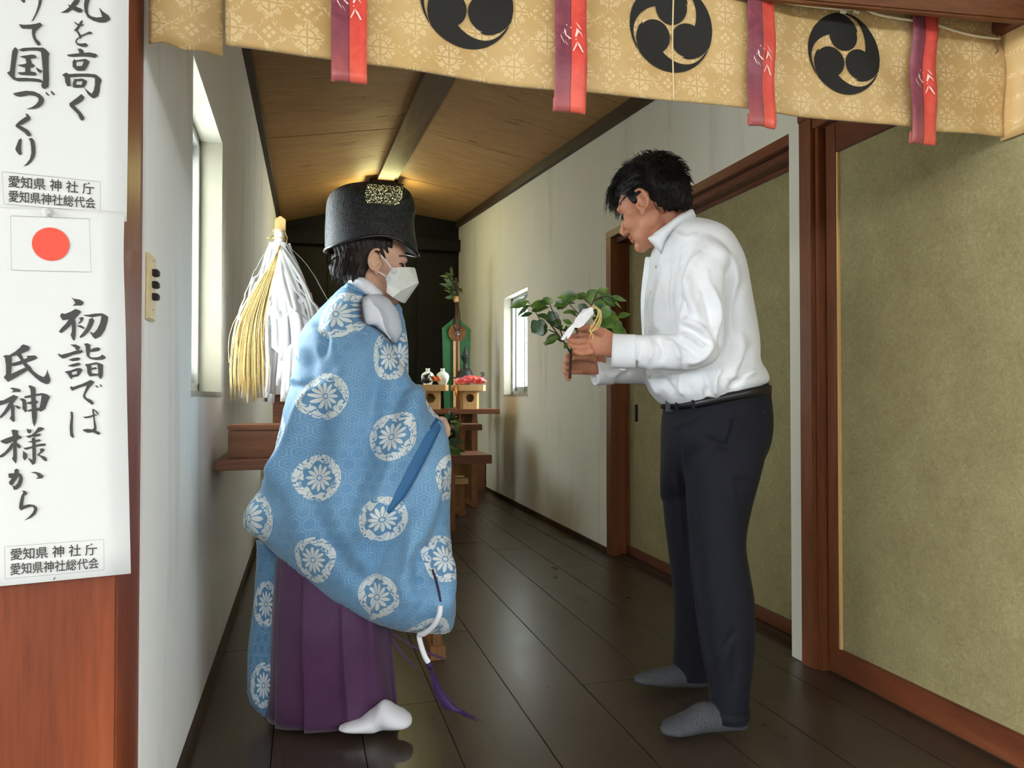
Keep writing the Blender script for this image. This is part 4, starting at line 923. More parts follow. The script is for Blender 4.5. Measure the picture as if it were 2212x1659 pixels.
# gilt tassel hanging between the tray stands
gt = thing('gilt_tassel', ony(985, 845, yt-.01), 'tiny gilt tassel hanging from the table edge between the tray stands', 'tassel'); g_ = plain('gilt_thread', srgb(238, 150, 60), .3, .6, .2, 90, Metallic=.4)
tube('tassel_head', [ony(984, 838, yt+.0), ony(985, 848, yt+.0), ony(985, 856, yt+.0)], [.004, .010, .006], g_, gt, 8); tube('tassel_cord', [ony(985, 832, yt+.02), ony(985, 870, yt+.0), ony(985, 884, yt+.0)], .002, g_, gt, 5)
# evergreen sprigs on the low table
MT['leaf'] = None
def _leafm(name, a, b, c_):
    M = Mat(name, .28, .5); n = M.noise(M.pos(), 30, 3); M.col(M.ramp(n, [(.3, a), (.5, b), (.75, c_)])); M.bump(M.noise(M.pos(), 160, 2), .15, .002); M.set(Subsurface_Weight=.0); return M.m
MT['leaf'] = _leafm('glossy_green_leaf', srgb(52, 80, 34), srgb(82, 114, 48), srgb(118, 144, 66))
MT['leaf2'] = _leafm('deep_green_leaf', srgb(30, 56, 34), srgb(46, 76, 42), srgb(70, 100, 52))
MT['twig'] = plain('brown_twig', srgb(70, 52, 36), .7, .3, .15, 80)
yv = 5.16
sg = thing('evergreen_sprig', ony(962, 983, yv), 'leafy evergreen sprig lying on the low offering table beside the blue sleeve', 'plant')
tube('twig', [ony(x, y, yv) for x, y in spline([(950, 974), (960, 956), (968, 930), (972, 900), (976, 890)], 4)], .006, MT['twig'], sg, 6)
tube('twig', [ony(x, y, yv) for x, y in spline([(950, 976), (966, 968), (985, 962)], 4)], .006, MT['twig'], sg, 6)
for (bx_, by_, tx_, ty_) in ((974, 905, 979, 889), (974, 906, 986, 898), (972, 910, 999, 918), (970, 915, 992, 908), (968, 915, 962, 905), (970, 920, 984, 925), (975, 915, 994, 938), (968, 925, 958, 915), (966, 955, 1002, 954), (966, 968, 1005, 975), (960, 972, 1000, 983), (955, 968, 990, 972), (972, 930, 964, 945), (960, 950, 948, 940), (962, 975, 975, 985), (972, 900, 970, 888), (980, 918, 988, 930)):
    leaf('leaf', ony(bx_, by_, yv), ony(tx_, ty_, yv-.06+random.uniform(-.05, .03)), .05, (random.uniform(-.4, .4), -.8, random.uniform(.2, 1)), random.choice((MT['leaf'], MT['leaf'], MT['leaf2'])), sg)
# ------------------------------------------------------------------ people: helpers
def _skin(name, a, b):
    M = Mat(name, .48, .35); n = M.noise(M.pos(), 26, 4); f = M.noise(M.pos(), 300, 2)
    M.col(M.ramp(n, [(.3, a), (.7, b)])); M.bump(f, .06, .001); M.set(Subsurface_Weight=.12, Subsurface_Scale=.02); return M.m
MT['skin_w'] = _skin('skin_light', srgb(206, 158, 132), srgb(220, 176, 150))
MT['skin_m'] = _skin('skin_tan', srgb(184, 122, 92), srgb(202, 142, 112))
def _hair(name, c0, c1):
    M = Mat(name, .55, .3); p = M.pos(); n = M.noise(M.scale(p, (1, 1, .18)), 260, 3, .6); M.col(M.ramp(n, [(.35, c0), (.75, c1)])); M.bump(n, .6, .003); return M.m
MT['hair'] = _hair('black_hair', srgb(12, 10, 9), srgb(34, 28, 25)); MT['hair_w'] = _hair('dark_brown_hair', srgb(22, 16, 13), srgb(58, 44, 36))
MT['dark'] = plain('dark_eye', srgb(24, 18, 16), .3, .5); MT['lip'] = plain('lip', srgb(170, 98, 84), .45, .4)
def ringz(z, xl, xr, py, d, hd, n=48, p=2.0, off=0.):
    """horizontal garment ring: left/right outline pixels at row py, centre distance d, half depth hd"""
    A, B = dep(xl, py, d), dep(xr, py, d); c = (A+B)/2; c[2] = z; hu = np.linalg.norm(B-A)/2; a = np.arange(n)*2*math.pi/n
    ca, sa = np.cos(a), np.sin(a); return c + np.outer(np.sign(ca)*np.abs(ca)**(2/p)*hu, RIGHT) + np.outer(np.sign(sa)*np.abs(sa)**(2/p)*hd+off, FWD)
def body_tube(pts, d0, n=20):
    """limb through measured points (px, py, extra distance, radius m [, radius along view])"""
    P = np.array([list(dep(q[0], q[1], d0+q[2]))+[q[3], q[4] if len(q) > 4 else q[3]] for q in pts]); P = spline(P, 6)
    return tube_vf(P[:, :3], P[:, 3:5], n, FWD)
def head_parts(O, fwd, up, sc, nose=1., lips=True):
    fwd = np.array(fwd)/np.linalg.norm(fwd); up = up-fwd*np.dot(up, fwd); up /= np.linalg.norm(up); lf = np.cross(up, fwd); R = np.stack([fwd, lf, up], 1)*sc
    L = []
    def E(c, ax, rot=0.):
        v, f = ell((0, 0, 0), ax, 24, 16); 
        if rot: v = v @ np.array([[math.cos(rot), 0, math.sin(rot)], [0, 1, 0], [-math.sin(rot), 0, math.cos(rot)]]).T
        L.append(((v+np.array(c)) @ R.T + O, f))
    def T(P, r, n=12): v, f = tube_vf(P, r, n); L.append((v @ R.T + O, f))
    E((-.016, 0, .046), (.094, .074, .084)); E((.03, 0, .035), (.060, .066, .062)); E((.038, 0, -.02), (.050, .058, .068)); E((.030, 0, -.058), (.052, .052, .044), .3)
    E((.070, 0, -.086), (.020, .024, .018))
    for s in (1, -1):
        E((.056, s*.036, -.022), (.028, .024, .026)); E((.078, s*.024, .030), (.013, .026, .010)); E((.002, s*.046, -.046), (.036, .014, .026), .5)
    T([(.082, 0, .026), (.094, 0, .004), (.106*nose, 0, -.020), (.102, 0, -.030)], [.007, .0085, .012, .009])
    for s in (1, -1): E((.094, s*.011, -.029), (.011, .0075, .0075))
    if lips: E((.087, 0, -.050), (.009, .022, .0055)); E((.085, 0, -.061), (.009, .018, .0065))
    for s in (1, -1):
        E((-.006, s*.075, -.004), (.015, .005, .028), -.18)
        a = np.linspace(-2.2, 2.6, 16); T(np.stack([-.009+.0175*np.cos(a+3.3), np.full(16, s*.083)-s*.003*np.cos(a), .002+.029*np.sin(a+3.3)], 1), .0046, 8); T([(.002, s*.078, .016), (-.008, s*.081, .010), (-.012, s*.081, -.006), (-.006, s*.080, -.018)], .0034, 8); E((.008, s*.076, -.006), (.006, .006, .008))
        E((.001, s*.079, -.031), (.008, .006, .011))
    return L, R
def soften(V, F, O, R, it):
    """smooth the head but keep ears; leave hands as they are"""
    q = ((V-O) @ R)/(R**2).sum(0); near = np.linalg.norm(q, axis=1) < .17; ear = (np.abs(q[:, 1]) > .068) & (np.abs(q[:, 0]+.006) < .032) & (np.abs(q[:, 2]) < .045)
    lipz = (q[:, 0] > .07) & (np.abs(q[:, 1]) < .03)
    return relax(V, F, it, .5, np.where(near, np.where(ear, .08, np.where(lipz, .25, 1.)), 0.))
def H(O, R, p): return np.asarray(p) @ R.T + O

# ------------------------------------------------------------------ robed person
DW = 2.18
def _kimono(name, base0, base1, white):
    M = Mat(name, .55, .35); u, v, _ = M.xyz(M.uv()); p = M.pos()
    def cell(cu, cv): return ((u-(cu-146.)).mod(292.)-146., (v-(cv-87.5)).mod(175.)-87.5)
    ua, va = cell(692., 1032.); ub, vb = cell(838., 1119.5)
    ra, rb = (ua*ua+va*va).sqrt(), (ub*ub+vb*vb).sqrt(); s = ra.lt(rb)
    du, dv = ub+(ua-ub)*s, vb+(va-vb)*s; r = (du*du+dv*dv).sqrt(); a = dv.atan2(du)
    pet = (a*6.).cos().abs(); petals = (r/(pet*16.+13.)).lt(1.)*pet.gt(.30)*r.gt(6.5); dot = r.lt(4.2)
    grad = r.step(6., 26.)
    lob = (a*7.).cos()*3.2+35.; ring = r.gt(lob)*r.lt(50.)
    wv = M.noise(M.uv(), .075, 1, .4, .9); cut = ((wv-.5).abs()).gt(.034)
    fl = ((a*2.).cos().abs()).lt(.30)*(((r-37.).abs()).lt(6.5))
    mot = (petals.max(dot)).max(ring*cut).max(fl*((wv-.47).abs().gt(.02)))
    inside = r.lt(50.)
    def hx(ou, ov): return ((u+ou).mod(29.)-14.5, (v+ov).mod(50.2)-25.1)
    ha, hb = hx(0., 0.), hx(14.5, 25.1); s2 = (ha[0]*ha[0]+ha[1]*ha[1]).lt(hb[0]*hb[0]+hb[1]*hb[1])
    hu, hv = (hb[0]+(ha[0]-hb[0])*s2).abs(), (hb[1]+(ha[1]-hb[1])*s2).abs(); hd = hu.max(hu*.5+hv*.866)
    hexl = (((hd-11.6).abs()).lt(1.1).max(((hd-5.5).abs()).lt(.7)*((u*.021+v*.013).sin().gt(0.))))*(inside*-1.+1.)
    weave = M.noise(M.scale(M.uv(), (.03, .5, 1)), 1., 2)
    soft = M.noise(p, 6, 3)
    c = M.ramp(soft, [(.3, base0), (.7, base1)])
    c = M.mix(hexl*.40*weave.step(.25, .62), c, srgb(176, 206, 222)); c = M.mix(inside*.25, c, srgb(64, 112, 150)); c = M.mix(mot*.94, c, white)
    M.col(c); M.bump(mot*.35+hexl*.15+weave*.3, .25, .0012); M.set(Sheen_Weight=.2); return M.m
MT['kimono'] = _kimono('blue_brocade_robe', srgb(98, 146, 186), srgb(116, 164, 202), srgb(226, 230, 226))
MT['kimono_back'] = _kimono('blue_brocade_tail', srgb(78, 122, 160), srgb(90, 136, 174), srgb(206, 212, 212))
MT['bluelin'] = plain('blue_lining', srgb(62, 112, 158), .6, .3, .06, 20)
MT['whitecloth'] = plain('white_cotton', srgb(236, 236, 240), .7, .25, .02, 12, .1)
MT['greywhite'] = plain('pale_grey_silk', srgb(196, 200, 206), .6, .3, .03, 12)
MT['purple'] = None
def _purple():
    M = Mat('purple_pleated_cloth', .5, .4); p = M.pos(); n = M.noise(p, 9, 4); f = M.noise(M.scale(p, (1, 1, .15)), 200, 2); M.col(M.ramp(n*.7+f*.3, [(.3, srgb(70, 36, 70)), (.7, srgb(88, 50, 86))])); M.bump(f, .12, .001); M.set(Sheen_Weight=.25); return M.m
MT['purple'] = _purple()
base = dep(720, 1560, DW); base[2] = 0
# body: one continuous surface
earw = dep(812, 566, DW-.085)
fw = .93*RIGHT + .36*FWD - .16*UP; upw = UP - .02*RIGHT
scw = 1.02
L, RW = head_parts(np.zeros(3), fw, upw, scw)
OW = earw - H(np.zeros(3), RW, (-.006, -.078, -.004)); L = [(v+OW, f) for v, f in L]
L.append(body_tube([(822, 575, .0, .046), (806, 622, .0, .046), (798, 660, .0, .062), (790, 720, .04, .06, .09), (755, 860, .04, .07, .09), (740, 980, .04, .08, .09), (730, 1080, .02, .09, .09)], DW))
L.append(body_tube([(770, 720, -.02, .045), (760, 800, -.04, .040), (800, 890, -.06, .034), (880, 925, -.05, .028), (925, 925, -.05, .024), (940, 925, -.06, .022)], DW))
L.append(body_tube([(800, 730, .06, .04), (820, 800, .07, .04), (860, 880, .06, .034), (910, 915, .04, .024)], DW))
for dd, xs in ((-.05, (715, 735, 745)), (.06, (735, 745, 750))):
    L.append(body_tube([(xs[0], 1070, dd, .06), (xs[1], 1290, dd, .05), (xs[2], 1480, dd, .038), (xs[2]+4, 1520, dd, .036)], DW))
hand_w = []
L.append((ell(dep(950, 928, DW-.06), (.026, .020, .034), 16, 10)))
for k, (a, b, c_) in enumerate((((952, 915), (962, 913), (967, 920)), ((955, 922), (966, 922), (970, 930)), ((955, 930), (966, 932), (969, 940)), ((953, 938), (962, 941), (964, 948)))):
    P = spline([dep(*a, DW-.07+k*.004), dep(*b, DW-.075), dep(*c_, DW-.07)], 5); L.append(tube_vf(P, np.linspace(.0085, .0065, len(P)), 10))
P = spline([dep(945, 908, DW-.07), dep(955, 905, DW-.08), dep(962, 907, DW-.085)], 5); L.append(tube_vf(P, np.linspace(.010, .007, len(P)), 10))
V, F = fuse(L, .0034, 2); V = soften(V, F, OW, RW, 8)
pw = mesh('person', V, F, MT['skin_w'], None, True)
tag(pw, 'person in a blue crested robe, purple pleated skirt, black lacquered hat and white mask', 'person')
# eye and brow
def onface(o, R, pts, r, name, mat, parent, up=None): tube(name, [H(o, R, p) for p in spline(pts, 4)], r, mat, parent, 6)
onface(OW, RW, [(.064, -.048, .012), (.073, -.041, .017), (.082, -.028, .016), (.087, -.016, .011)], .0016, 'eyelash', MT['dark'], pw)
onface(OW, RW, [(.072, -.040, .012), (.080, -.030, .012), (.086, -.020, .010)], .0030, 'eye', MT['dark'], pw)
onface(OW, RW, [(.058, -.056, .032), (.072, -.047, .037), (.086, -.032, .036), (.092, -.016, .032)], .0028, 'eyebrow', plain('brow_hair', srgb(84, 60, 48), .7), pw)
# hair: bob under the hat
Hh = [ell(H(OW, RW, (-.022, 0, .052)), (.01, .01, .01), 8, 6)]
def he(c, ax): v, f = ell((0, 0, 0), ax, 26, 16); Hh.append((v @ RW.T + H(OW, RW, c), f))
he((-.026, 0, .046), (.096, .079, .076)); he((-.060, 0, -.008), (.058, .070, .050)); he((-.046, -.040, -.034), (.026, .036, .034)); he((-.046, .040, -.034), (.026, .036, .034)); he((.006, -.061, .060), (.032, .014, .019)); he((.006, .061, .060), (.032, .014, .019)); he((-.09, 0, -.026), (.03, .05, .03)); he((-.05, -.048, .0), (.038, .028, .04)); he((-.05, .048, .0), (.038, .028, .04))
V, F = fuse(Hh, .004, 3); V = V+normals(V, F)*(.0022*np.sin((V@RIGHT)*420+3*np.sin(V[:, 2]*60)))[:, None]
mesh('hair', V, F, MT['hair_w'], pw, True)
Vs, Fs, o_ = [], [], 0
for k in range(150):
    s = random.choice((-1, -1, 1)); a0 = (random.uniform(-.10, -.035), s*random.uniform(.06, .074), random.uniform(-.02, .03)); a2 = (a0[0]-random.uniform(-.012, .012), s*random.uniform(.045, .066), -.050-random.uniform(0, .020)); a1 = tuple((x+y)/2+(0, s*.006, 0)[i] for i, (x, y) in enumerate(zip(a0, a2)))
    if k % 6 == 0: a0 = (-.10, random.uniform(-.05, .05), .0); a1 = (-.118, a0[1], -.015); a2 = (-.135+random.uniform(0, .02), a0[1], -.03)
    V, F = tube_vf(spline([H(OW, RW, q) for q in (a0, a1, a2)], 4), np.r_[np.linspace(.0018, .0014, 6), .001, .0007, .0003], 3); Vs.append(V); Fs += [tuple(i+o_ for i in f) for f in F]; o_ += len(V)
tag(mesh('hair_strands', np.concatenate(Vs), Fs, MT['hair_w'], pw, True), kind='stuff')
# lacquered hat
DH = DW+.0
rows = [(534, 704, 903, .106), (524, 704, 901, .107), (500, 704, 896, .105), (478, 705, 894, .100), (450, 706, 897, .088), (430, 710, 893, .076), (414, 722, 884, .060), (402, 745, 868, .040), (395, 775, 848, .018)]
R_ = []
for i, (py, xl, xr, hd) in enumerate(rows):
    r_ = ringz(0, xl, xr, py, DH, hd, 64, 2.1); r_[:, 2] = dep(800, py, DH)[2]
    if i < 3:   # brim line dips front and back
        q = topix(r_); w_ = (1, .6, .25)[i]; t = (q[:, 0]-804)/100; r_[:, 2] += w_*(.014*np.cos((t-.25)*2.2)-.002-.034*np.clip(t-.3, 0, 1)**1.5)
    R_.append(r_)
RS = spline(np.stack([r.ravel() for r in R_]), 5).reshape(-1, 64, 3)
V, F = loft(list(RS), False); F.append(tuple((len(RS)-1)*64+j for j in range(64)))
def _lacquer():
    M = Mat('black_lacquered_gauze', .34, .5); p = M.pos(); n = M.noise(p, 170, 3, .6); w_ = M.noise(M.scale(p, (1, 1, 3)), 420, 2, .5); big = M.noise(p, 9, 3)
    M.col(M.ramp(n, [(.3, srgb(14, 15, 15)), (.7, srgb(34, 36, 35))])); M.bump(n*.8+w_*.7, .55, .004); M.rgh(big*.35+.2)
    t = M.t; out = [x for x in t.nodes if x.type == 'OUTPUT_MATERIAL'][0]; tr = t.nodes.new('ShaderNodeBsdfTransparent'); mx = t.nodes.new('ShaderNodeMixShader')
    hole = M.noise(p, 480, 1, .5).step(.54, .62)*.42
    t.links.new(hole.k, mx.inputs[0]); t.links.new(M.b.outputs[0], mx.inputs[1]); t.links.new(tr.outputs[0], mx.inputs[2]); t.links.new(mx.outputs[0], out.inputs[0]); return M.m
MT['lacquer'] = _lacquer()
hat = mesh('lacquered_hat', V, F, MT['lacquer'], pw, True)
lip_ = np.vstack([R_[0], R_[0][:1]]); tube('hat_rim', lip_, [[.0055, .0045]]*len(lip_), plain('black_lacquer_rim', srgb(22, 23, 23), .18, .6), hat, 8)
# mask: folded boat shape
def fp(px_, py_, o): return dep(px_, py_, DW+o)
mk = [fp(846, 579, -.075), fp(866, 577, -.064), fp(887, 577, -.022), fp(833, 601, -.083), fp(860, 604, -.088), fp(903, 610, -.022), fp(835, 632, -.080), fp(848, 642, -.076), fp(868, 654, -.020), fp(897, 580, .02), fp(905, 612, .02), fp(875, 655, .02), fp(893, 577, .06), fp(897, 610, .07), fp(875, 650, .06), fp(887, 588, -.026), fp(836, 615, -.084), fp(866, 628, -.070)]
mF = [(0, 1, 4, 3), (1, 2, 15, 4), (4, 15, 5), (3, 4, 16), (16, 4, 17), (4, 5, 17), (16, 17, 7, 6), (17, 5, 8), (17, 8, 7), (2, 9, 10, 5, 15), (5, 10, 11, 8), (9, 12, 13, 10), (10, 13, 14, 11)]
bm = bmesh.new(); vs = [bm.verts.new(tuple(v)) for v in mk]; [bm.faces.new([vs[i] for i in f]) for f in mF]
mo = bmo('face_mask', bm, plain('white_nonwoven', srgb(236, 236, 228), .75, .25, .02, 60, .08), pw); md = mo.modifiers.new('s', 'SOLIDIFY'); md.thickness = .0012; md = mo.modifiers.new('b', 'BEVEL'); md.width = .002; md.segments = 2; md.limit_method = 'ANGLE'
for (a, b, c_) in (((846, 580), (836, 566), (823, 551)), ((835, 598), (826, 592), (815, 586))):
    P = [fp(*a, -.082), fp(*b, -.093), fp(*c_, -.094)]; tube('ear_loop', spline(P, 5), .0016, MT['white'], mo, 6)
for (a, b) in ((851, 584), (839, 603)): lathe_y('loop_weld', [(.001, .0), (.0085, .0), (.0085, .0015), (.004, .002), (.001, .0015)], fp(a, b, -.088), plain('mask_weld', srgb(206, 208, 212), .6), mo, 16)
# under-robe collar and shoulder
def soft(name, outline, d, bulge, D, mat, parent, step=7, back=.5, folds=(), smooth=2, uvf=None, m=4):
    O = spline(np.vstack([outline, outline[:1]]), m)[:-1]
    f = lambda dm: bulge*np.sqrt(np.clip(1-(1-np.clip(dm/D, 0, 1))**2, 0, 1))
    dd = d if callable(d) else (lambda x, y: np.full_like(x, d))
    V, F, P = pillow(O, lambda x, y, dm: dd(x, y)-f(dm), lambda x, y, dm: dd(x, y)+f(dm)*back, step)
    if folds: V = crease(V, F, folds)
    if smooth: V = relax(V, F, smooth)
    o = mesh(name, V, F, mat, parent, True, uvf(P) if uvf else None); return o
soft('under_collar', [(748, 612), (752, 598), (758, 588), (768, 590), (788, 598), (806, 609), (822, 622), (836, 636), (828, 642), (812, 645), (790, 640), (768, 630)], lambda x, y: DW-.02-.06*np.sin(np.clip((x-750)/85, 0, 1)*math.pi), .032, 14, MT['whitecloth'], pw, 4)
soft('under_sleeve', [(778, 640), (800, 632), (828, 636), (848, 650), (864, 676), (871, 706), (868, 728), (858, 742), (846, 738), (830, 722), (806, 705), (786, 700)], DW-.085, .034, 22, MT['greywhite'], pw, 5, folds=[([(800, 640), (835, 670), (850, 735)], 9, .012), ([(785, 650), (815, 690), (845, 735)], 10, .006)])
soft('white_sleeve', [(782, 648), (800, 640), (818, 656), (832, 682), (842, 712), (848, 738), (836, 730), (812, 706), (788, 700)], DW-.108, .018, 14, MT['whitecloth'], pw, 5)
# far front of the robe, seen beyond the near shoulder
def kuv(P, warp=0):
    return np.stack([P[:, 0]+.09*(P[:, 1]-1032), P[:, 1]], 1)
soft('robe_front', [(845, 640), (866, 655), (876, 685), (884, 730), (887, 790), (884, 836), (870, 850), (840, 850), (825, 800), (830, 720)], DW+.03, .06, 24, MT['kimono'], pw, 7, uvf=kuv)
# main robe with the wide near sleeve
OUT = [(748, 611), (772, 622), (793, 634), (786, 648), (783, 668), (786, 690), (806, 700), (828, 716), (846, 740), (860, 768), (880, 800), (893, 836), (908, 846), (938, 886), (960, 908), (968, 940), (974, 985), (976, 1050), (975, 1130), (979, 1200), (984, 1270), (987, 1320), (978, 1362), (958, 1371), (925, 1371), (880, 1368), (830, 1356), (775, 1335), (720, 1304), (672, 1268), (632, 1234), (592, 1198), (558, 1166), (534, 1150), (524, 1134), (526, 1108), (544, 1078), (568, 1050), (586, 1006), (597, 950), (610, 884), (622, 840), (628, 824), (631, 792), (631, 752), (640, 726), (664, 694), (698, 656), (730, 624)]
def dmain(x, y):
    low = np.clip((y-800)/570, 0, 1); return DW-.055-.045*low + .05*np.clip((x-900)/90, 0, 1)*low
def uvm(P):
    O = np.array(OUT, float); e = np.full(len(P), 1e9); 
    for a, b in zip(O, np.roll(O, -1, 0)):
        ab = b-a; t = np.clip(((P-a)@ab)/(ab@ab+1e-9), 0, 1); e = np.minimum(e, np.linalg.norm(P-(a+t[:, None]*ab), axis=1))
    k = np.clip(1-e/70, 0, 1)**2*34; s = np.where(P[:, 0] > 800, 1, -1)
    return np.stack([P[:, 0]+.09*(P[:, 1]-1032)+s*k, P[:, 1]], 1)
folds = [([(905, 790), (880, 900), (830, 1060), (790, 1200)], 30, .036), ([(700, 760), (660, 900), (610, 1020), (560, 1100)], 24, .026), ([(760, 720), (745, 880), (735, 1050), (700, 1230)], 38, .026), ([(830, 760), (800, 900), (770, 1050)], 22, -.022), ([(655, 740), (690, 850), (700, 960)], 18, -.018),
         ([(965, 950), (930, 1080), (890, 1190), (870, 1330)], 22, .030), ([(935, 1170), (905, 1200), (890, 1240), (915, 1300)], 15, -.034), ([(860, 1110), (820, 1200), (790, 1320)], 16, -.022), ([(845, 1100), (790, 1170), (735, 1285)], 7, .016, 1), ([(720, 810), (660, 868), (622, 985), (585, 1080)], 6, .016, -1),
         ([(624, 830), (645, 826), (672, 836)], 4, .018, -1), ([(600, 960), (640, 1080), (660, 1200)], 26, .018), ([(960, 1180), (968, 1260), (950, 1340)], 13, .022), ([(722, 700), (705, 740), (700, 780)], 9, -.014), ([(738, 770), (715, 710), (735, 650)], 11, .012), ([(560, 1080), (552, 1120), (570, 1160)], 14, .016), ([(905, 850), (930, 900), (945, 930)], 8, -.014), ([(690, 1100), (740, 1200), (800, 1290)], 18, -.014), ([(900, 1080), (880, 1180), (905, 1320)], 12, .016), ([(880, 820), (850, 900), (845, 980)], 14, -.016), ([(775, 640), (770, 690), (800, 760)], 8, -.012), ([(660, 700), (700, 720), (735, 700)], 9, .010), ([(805, 1050), (760, 1130), (700, 1180)], 15, .012), ([(945, 1000), (955, 1100), (940, 1180)], 12, -.018)]
rb = soft('blue_robe', OUT, dmain, .145, 120, MT['kimono'], pw, 6, .9, [(*f[:2], f[2]*1.15, *f[3:]) for f in folds], 1, uvm, 5)
# darker cuff band across the sleeve
def surf(px_, py_, lift=.0):
    dg = bpy.context.evaluated_depsgraph_get(); d = ray(px_, py_); ok, loc, n, i = rb.ray_cast(Vector(EY), Vector(d/np.linalg.norm(d)))
    p = np.array(loc) if ok else dep(px_, py_, DW-.2); return p-d/np.linalg.norm(d)*lift
bpy.context.view_layer.update()
def strap(name, ctr, wid, mat, parent, lift=.003, th=.003):
    C = spline(ctr, 6); n = len(C); T = np.gradient(C, axis=0); T /= np.linalg.norm(T, axis=1)[:, None]; N_ = np.stack([-T[:, 1], T[:, 0]], 1); W = np.interp(np.linspace(0, 1, n), np.linspace(0, 1, len(wid)), wid)
    V = []; F = []
    for i in range(n):
        for k in (-1, -.33, .33, 1): q = C[i]+N_[i]*k*W[i]/2; V.append(surf(q[0], q[1], lift*(1 if abs(k) < 1 else .2)))
    for i in range(n-1):
        for k in range(3): F.append((i*4+k, i*4+k+1, i*4+k+5, i*4+k+4))
    o = mesh(name, V, F, mat, parent, True); md = o.modifiers.new('s', 'SOLIDIFY'); md.thickness = th; return o
strap('cuff_band', [(950, 908), (925, 955), (895, 1012), (866, 1066), (838, 1108)], [20, 26, 27, 24, 8], MT['bluelin'], rb)
strap('cuff_band_edge', [(956, 938), (932, 980), (902, 1035), (872, 1088), (856, 1104)], [4, 4, 4, 3, 2], plain('pale_blue_edge', srgb(150, 190, 214), .6), rb, .005)
# collar facing of the robe
soft('robe_collar', [(735, 626), (750, 608), (770, 616), (800, 634), (794, 642), (770, 636), (750, 630)], DW-.075, .04, 12, MT['kimono'], pw, 4, uvf=kuv)
# back tail of the robe
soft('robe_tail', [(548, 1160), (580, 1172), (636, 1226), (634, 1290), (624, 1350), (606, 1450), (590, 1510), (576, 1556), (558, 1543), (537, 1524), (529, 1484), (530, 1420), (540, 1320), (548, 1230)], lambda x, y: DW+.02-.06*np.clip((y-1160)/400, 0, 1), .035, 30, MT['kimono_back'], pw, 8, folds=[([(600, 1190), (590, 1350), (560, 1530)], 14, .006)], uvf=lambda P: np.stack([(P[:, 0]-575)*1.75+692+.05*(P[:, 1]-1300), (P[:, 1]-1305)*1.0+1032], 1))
# purple pleated skirt
rows = [(1040, 625, 830, .12), (1150, 606, 835, .14), (1260, 598, 838, .150), (1350, 592, 845, .155), (1450, 586, 853, .140), (1545, 580, 862, .125)]
RR = []
zb = .012
for i, (py, xl, xr, hd) in enumerate(rows):
    z = dep(720, py, DW)[2] if i < len(rows)-1 else zb
    n = 240; r_ = ringz(z, xl, xr, py, DW+.0, hd, n, 2.3); c_ = r_.mean(0); a = np.arange(n)*2*math.pi/n; t = i/(len(rows)-1)
    pl = (.5+.5*np.cos(a*11+.6))**1.0; amp = .004+.020*t; dirv = r_-c_; dirv /= np.linalg.norm(dirv, axis=1)[:, None]
    sil = np.abs(np.sin(a))**.5; saw = ((a*11/(2*math.pi)+.2) % 1.0)
    RR.append(r_ + dirv*((-saw*amp*sil)[:, None]))
RS = spline(np.stack([r.ravel() for r in RR]), 6).reshape(-1, 240, 3); RS[:, :, 2] = np.maximum(RS[:, :, 2], zb)
V, F = loft(list(RS), True)
V = crease(V, F, [([(655, 1320), (660, 1440), (650, 1560)], 10, .006), ([(700, 1340), (710, 1450), (715, 1570)], 9, -.006), ([(760, 1360), (765, 1460), (770, 1570)], 12, .006), ([(803, 1370), (806, 1450), (805, 1550)], 6, -.010)])
mesh('purple_skirt', V, F, MT['purple'], pw, True)
# split-toe socks
def foot(name, pts, d0, mat, parent, zmin=.0, extra=None, sole=.6):
    """foot seen from the side: (px, py centre, half height m, half width m, distance offset) from heel to toe"""
    rings = []; n = 26; C = np.array([list(dep(p[0], p[1], d0+p[4]))+[p[2], p[3]] for p in pts]); C = spline(C, 6); T = np.gradient(C[:, :3], axis=0); T[:, 2] = 0; T /= np.linalg.norm(T, axis=1)[:, None]
    a = np.arange(n)*2*math.pi/n
    for c_, t in zip(C, T):
        s = np.cross(t, UP); v = c_[:3] + np.outer(np.cos(a)*c_[4], s) + np.outer(np.sin(a)*c_[3], UP); v[:, 2] = np.maximum(v[:, 2], zmin+.001); rings.append(v)
    V, F = loft(rings); return mesh(name, V, F, mat, parent, True)
dfw = -.105
foot('split_toe_sock', [(734, 1572, .006, .012, dfw-.02), (752, 1570, .012, .030, dfw-.02), (780, 1566, .018, .038, dfw-.01), (806, 1556, .032, .040, dfw), (828, 1544, .040, .042, dfw), (850, 1550, .030, .046, dfw-.005), (870, 1554, .023, .042, dfw-.01), (883, 1555, .016, .030, dfw-.01), (889, 1557, .007, .014, dfw-.01)], DW, MT['whitecloth'], pw)
foot('split_toe_sock', [(720, 1525, .03, .03, .1), (760, 1520, .034, .036, .1), (800, 1518, .030, .040, .1), (840, 1522, .02, .036, .1), (852, 1524, .008, .02, .1)], DW, MT['whitecloth'], pw)
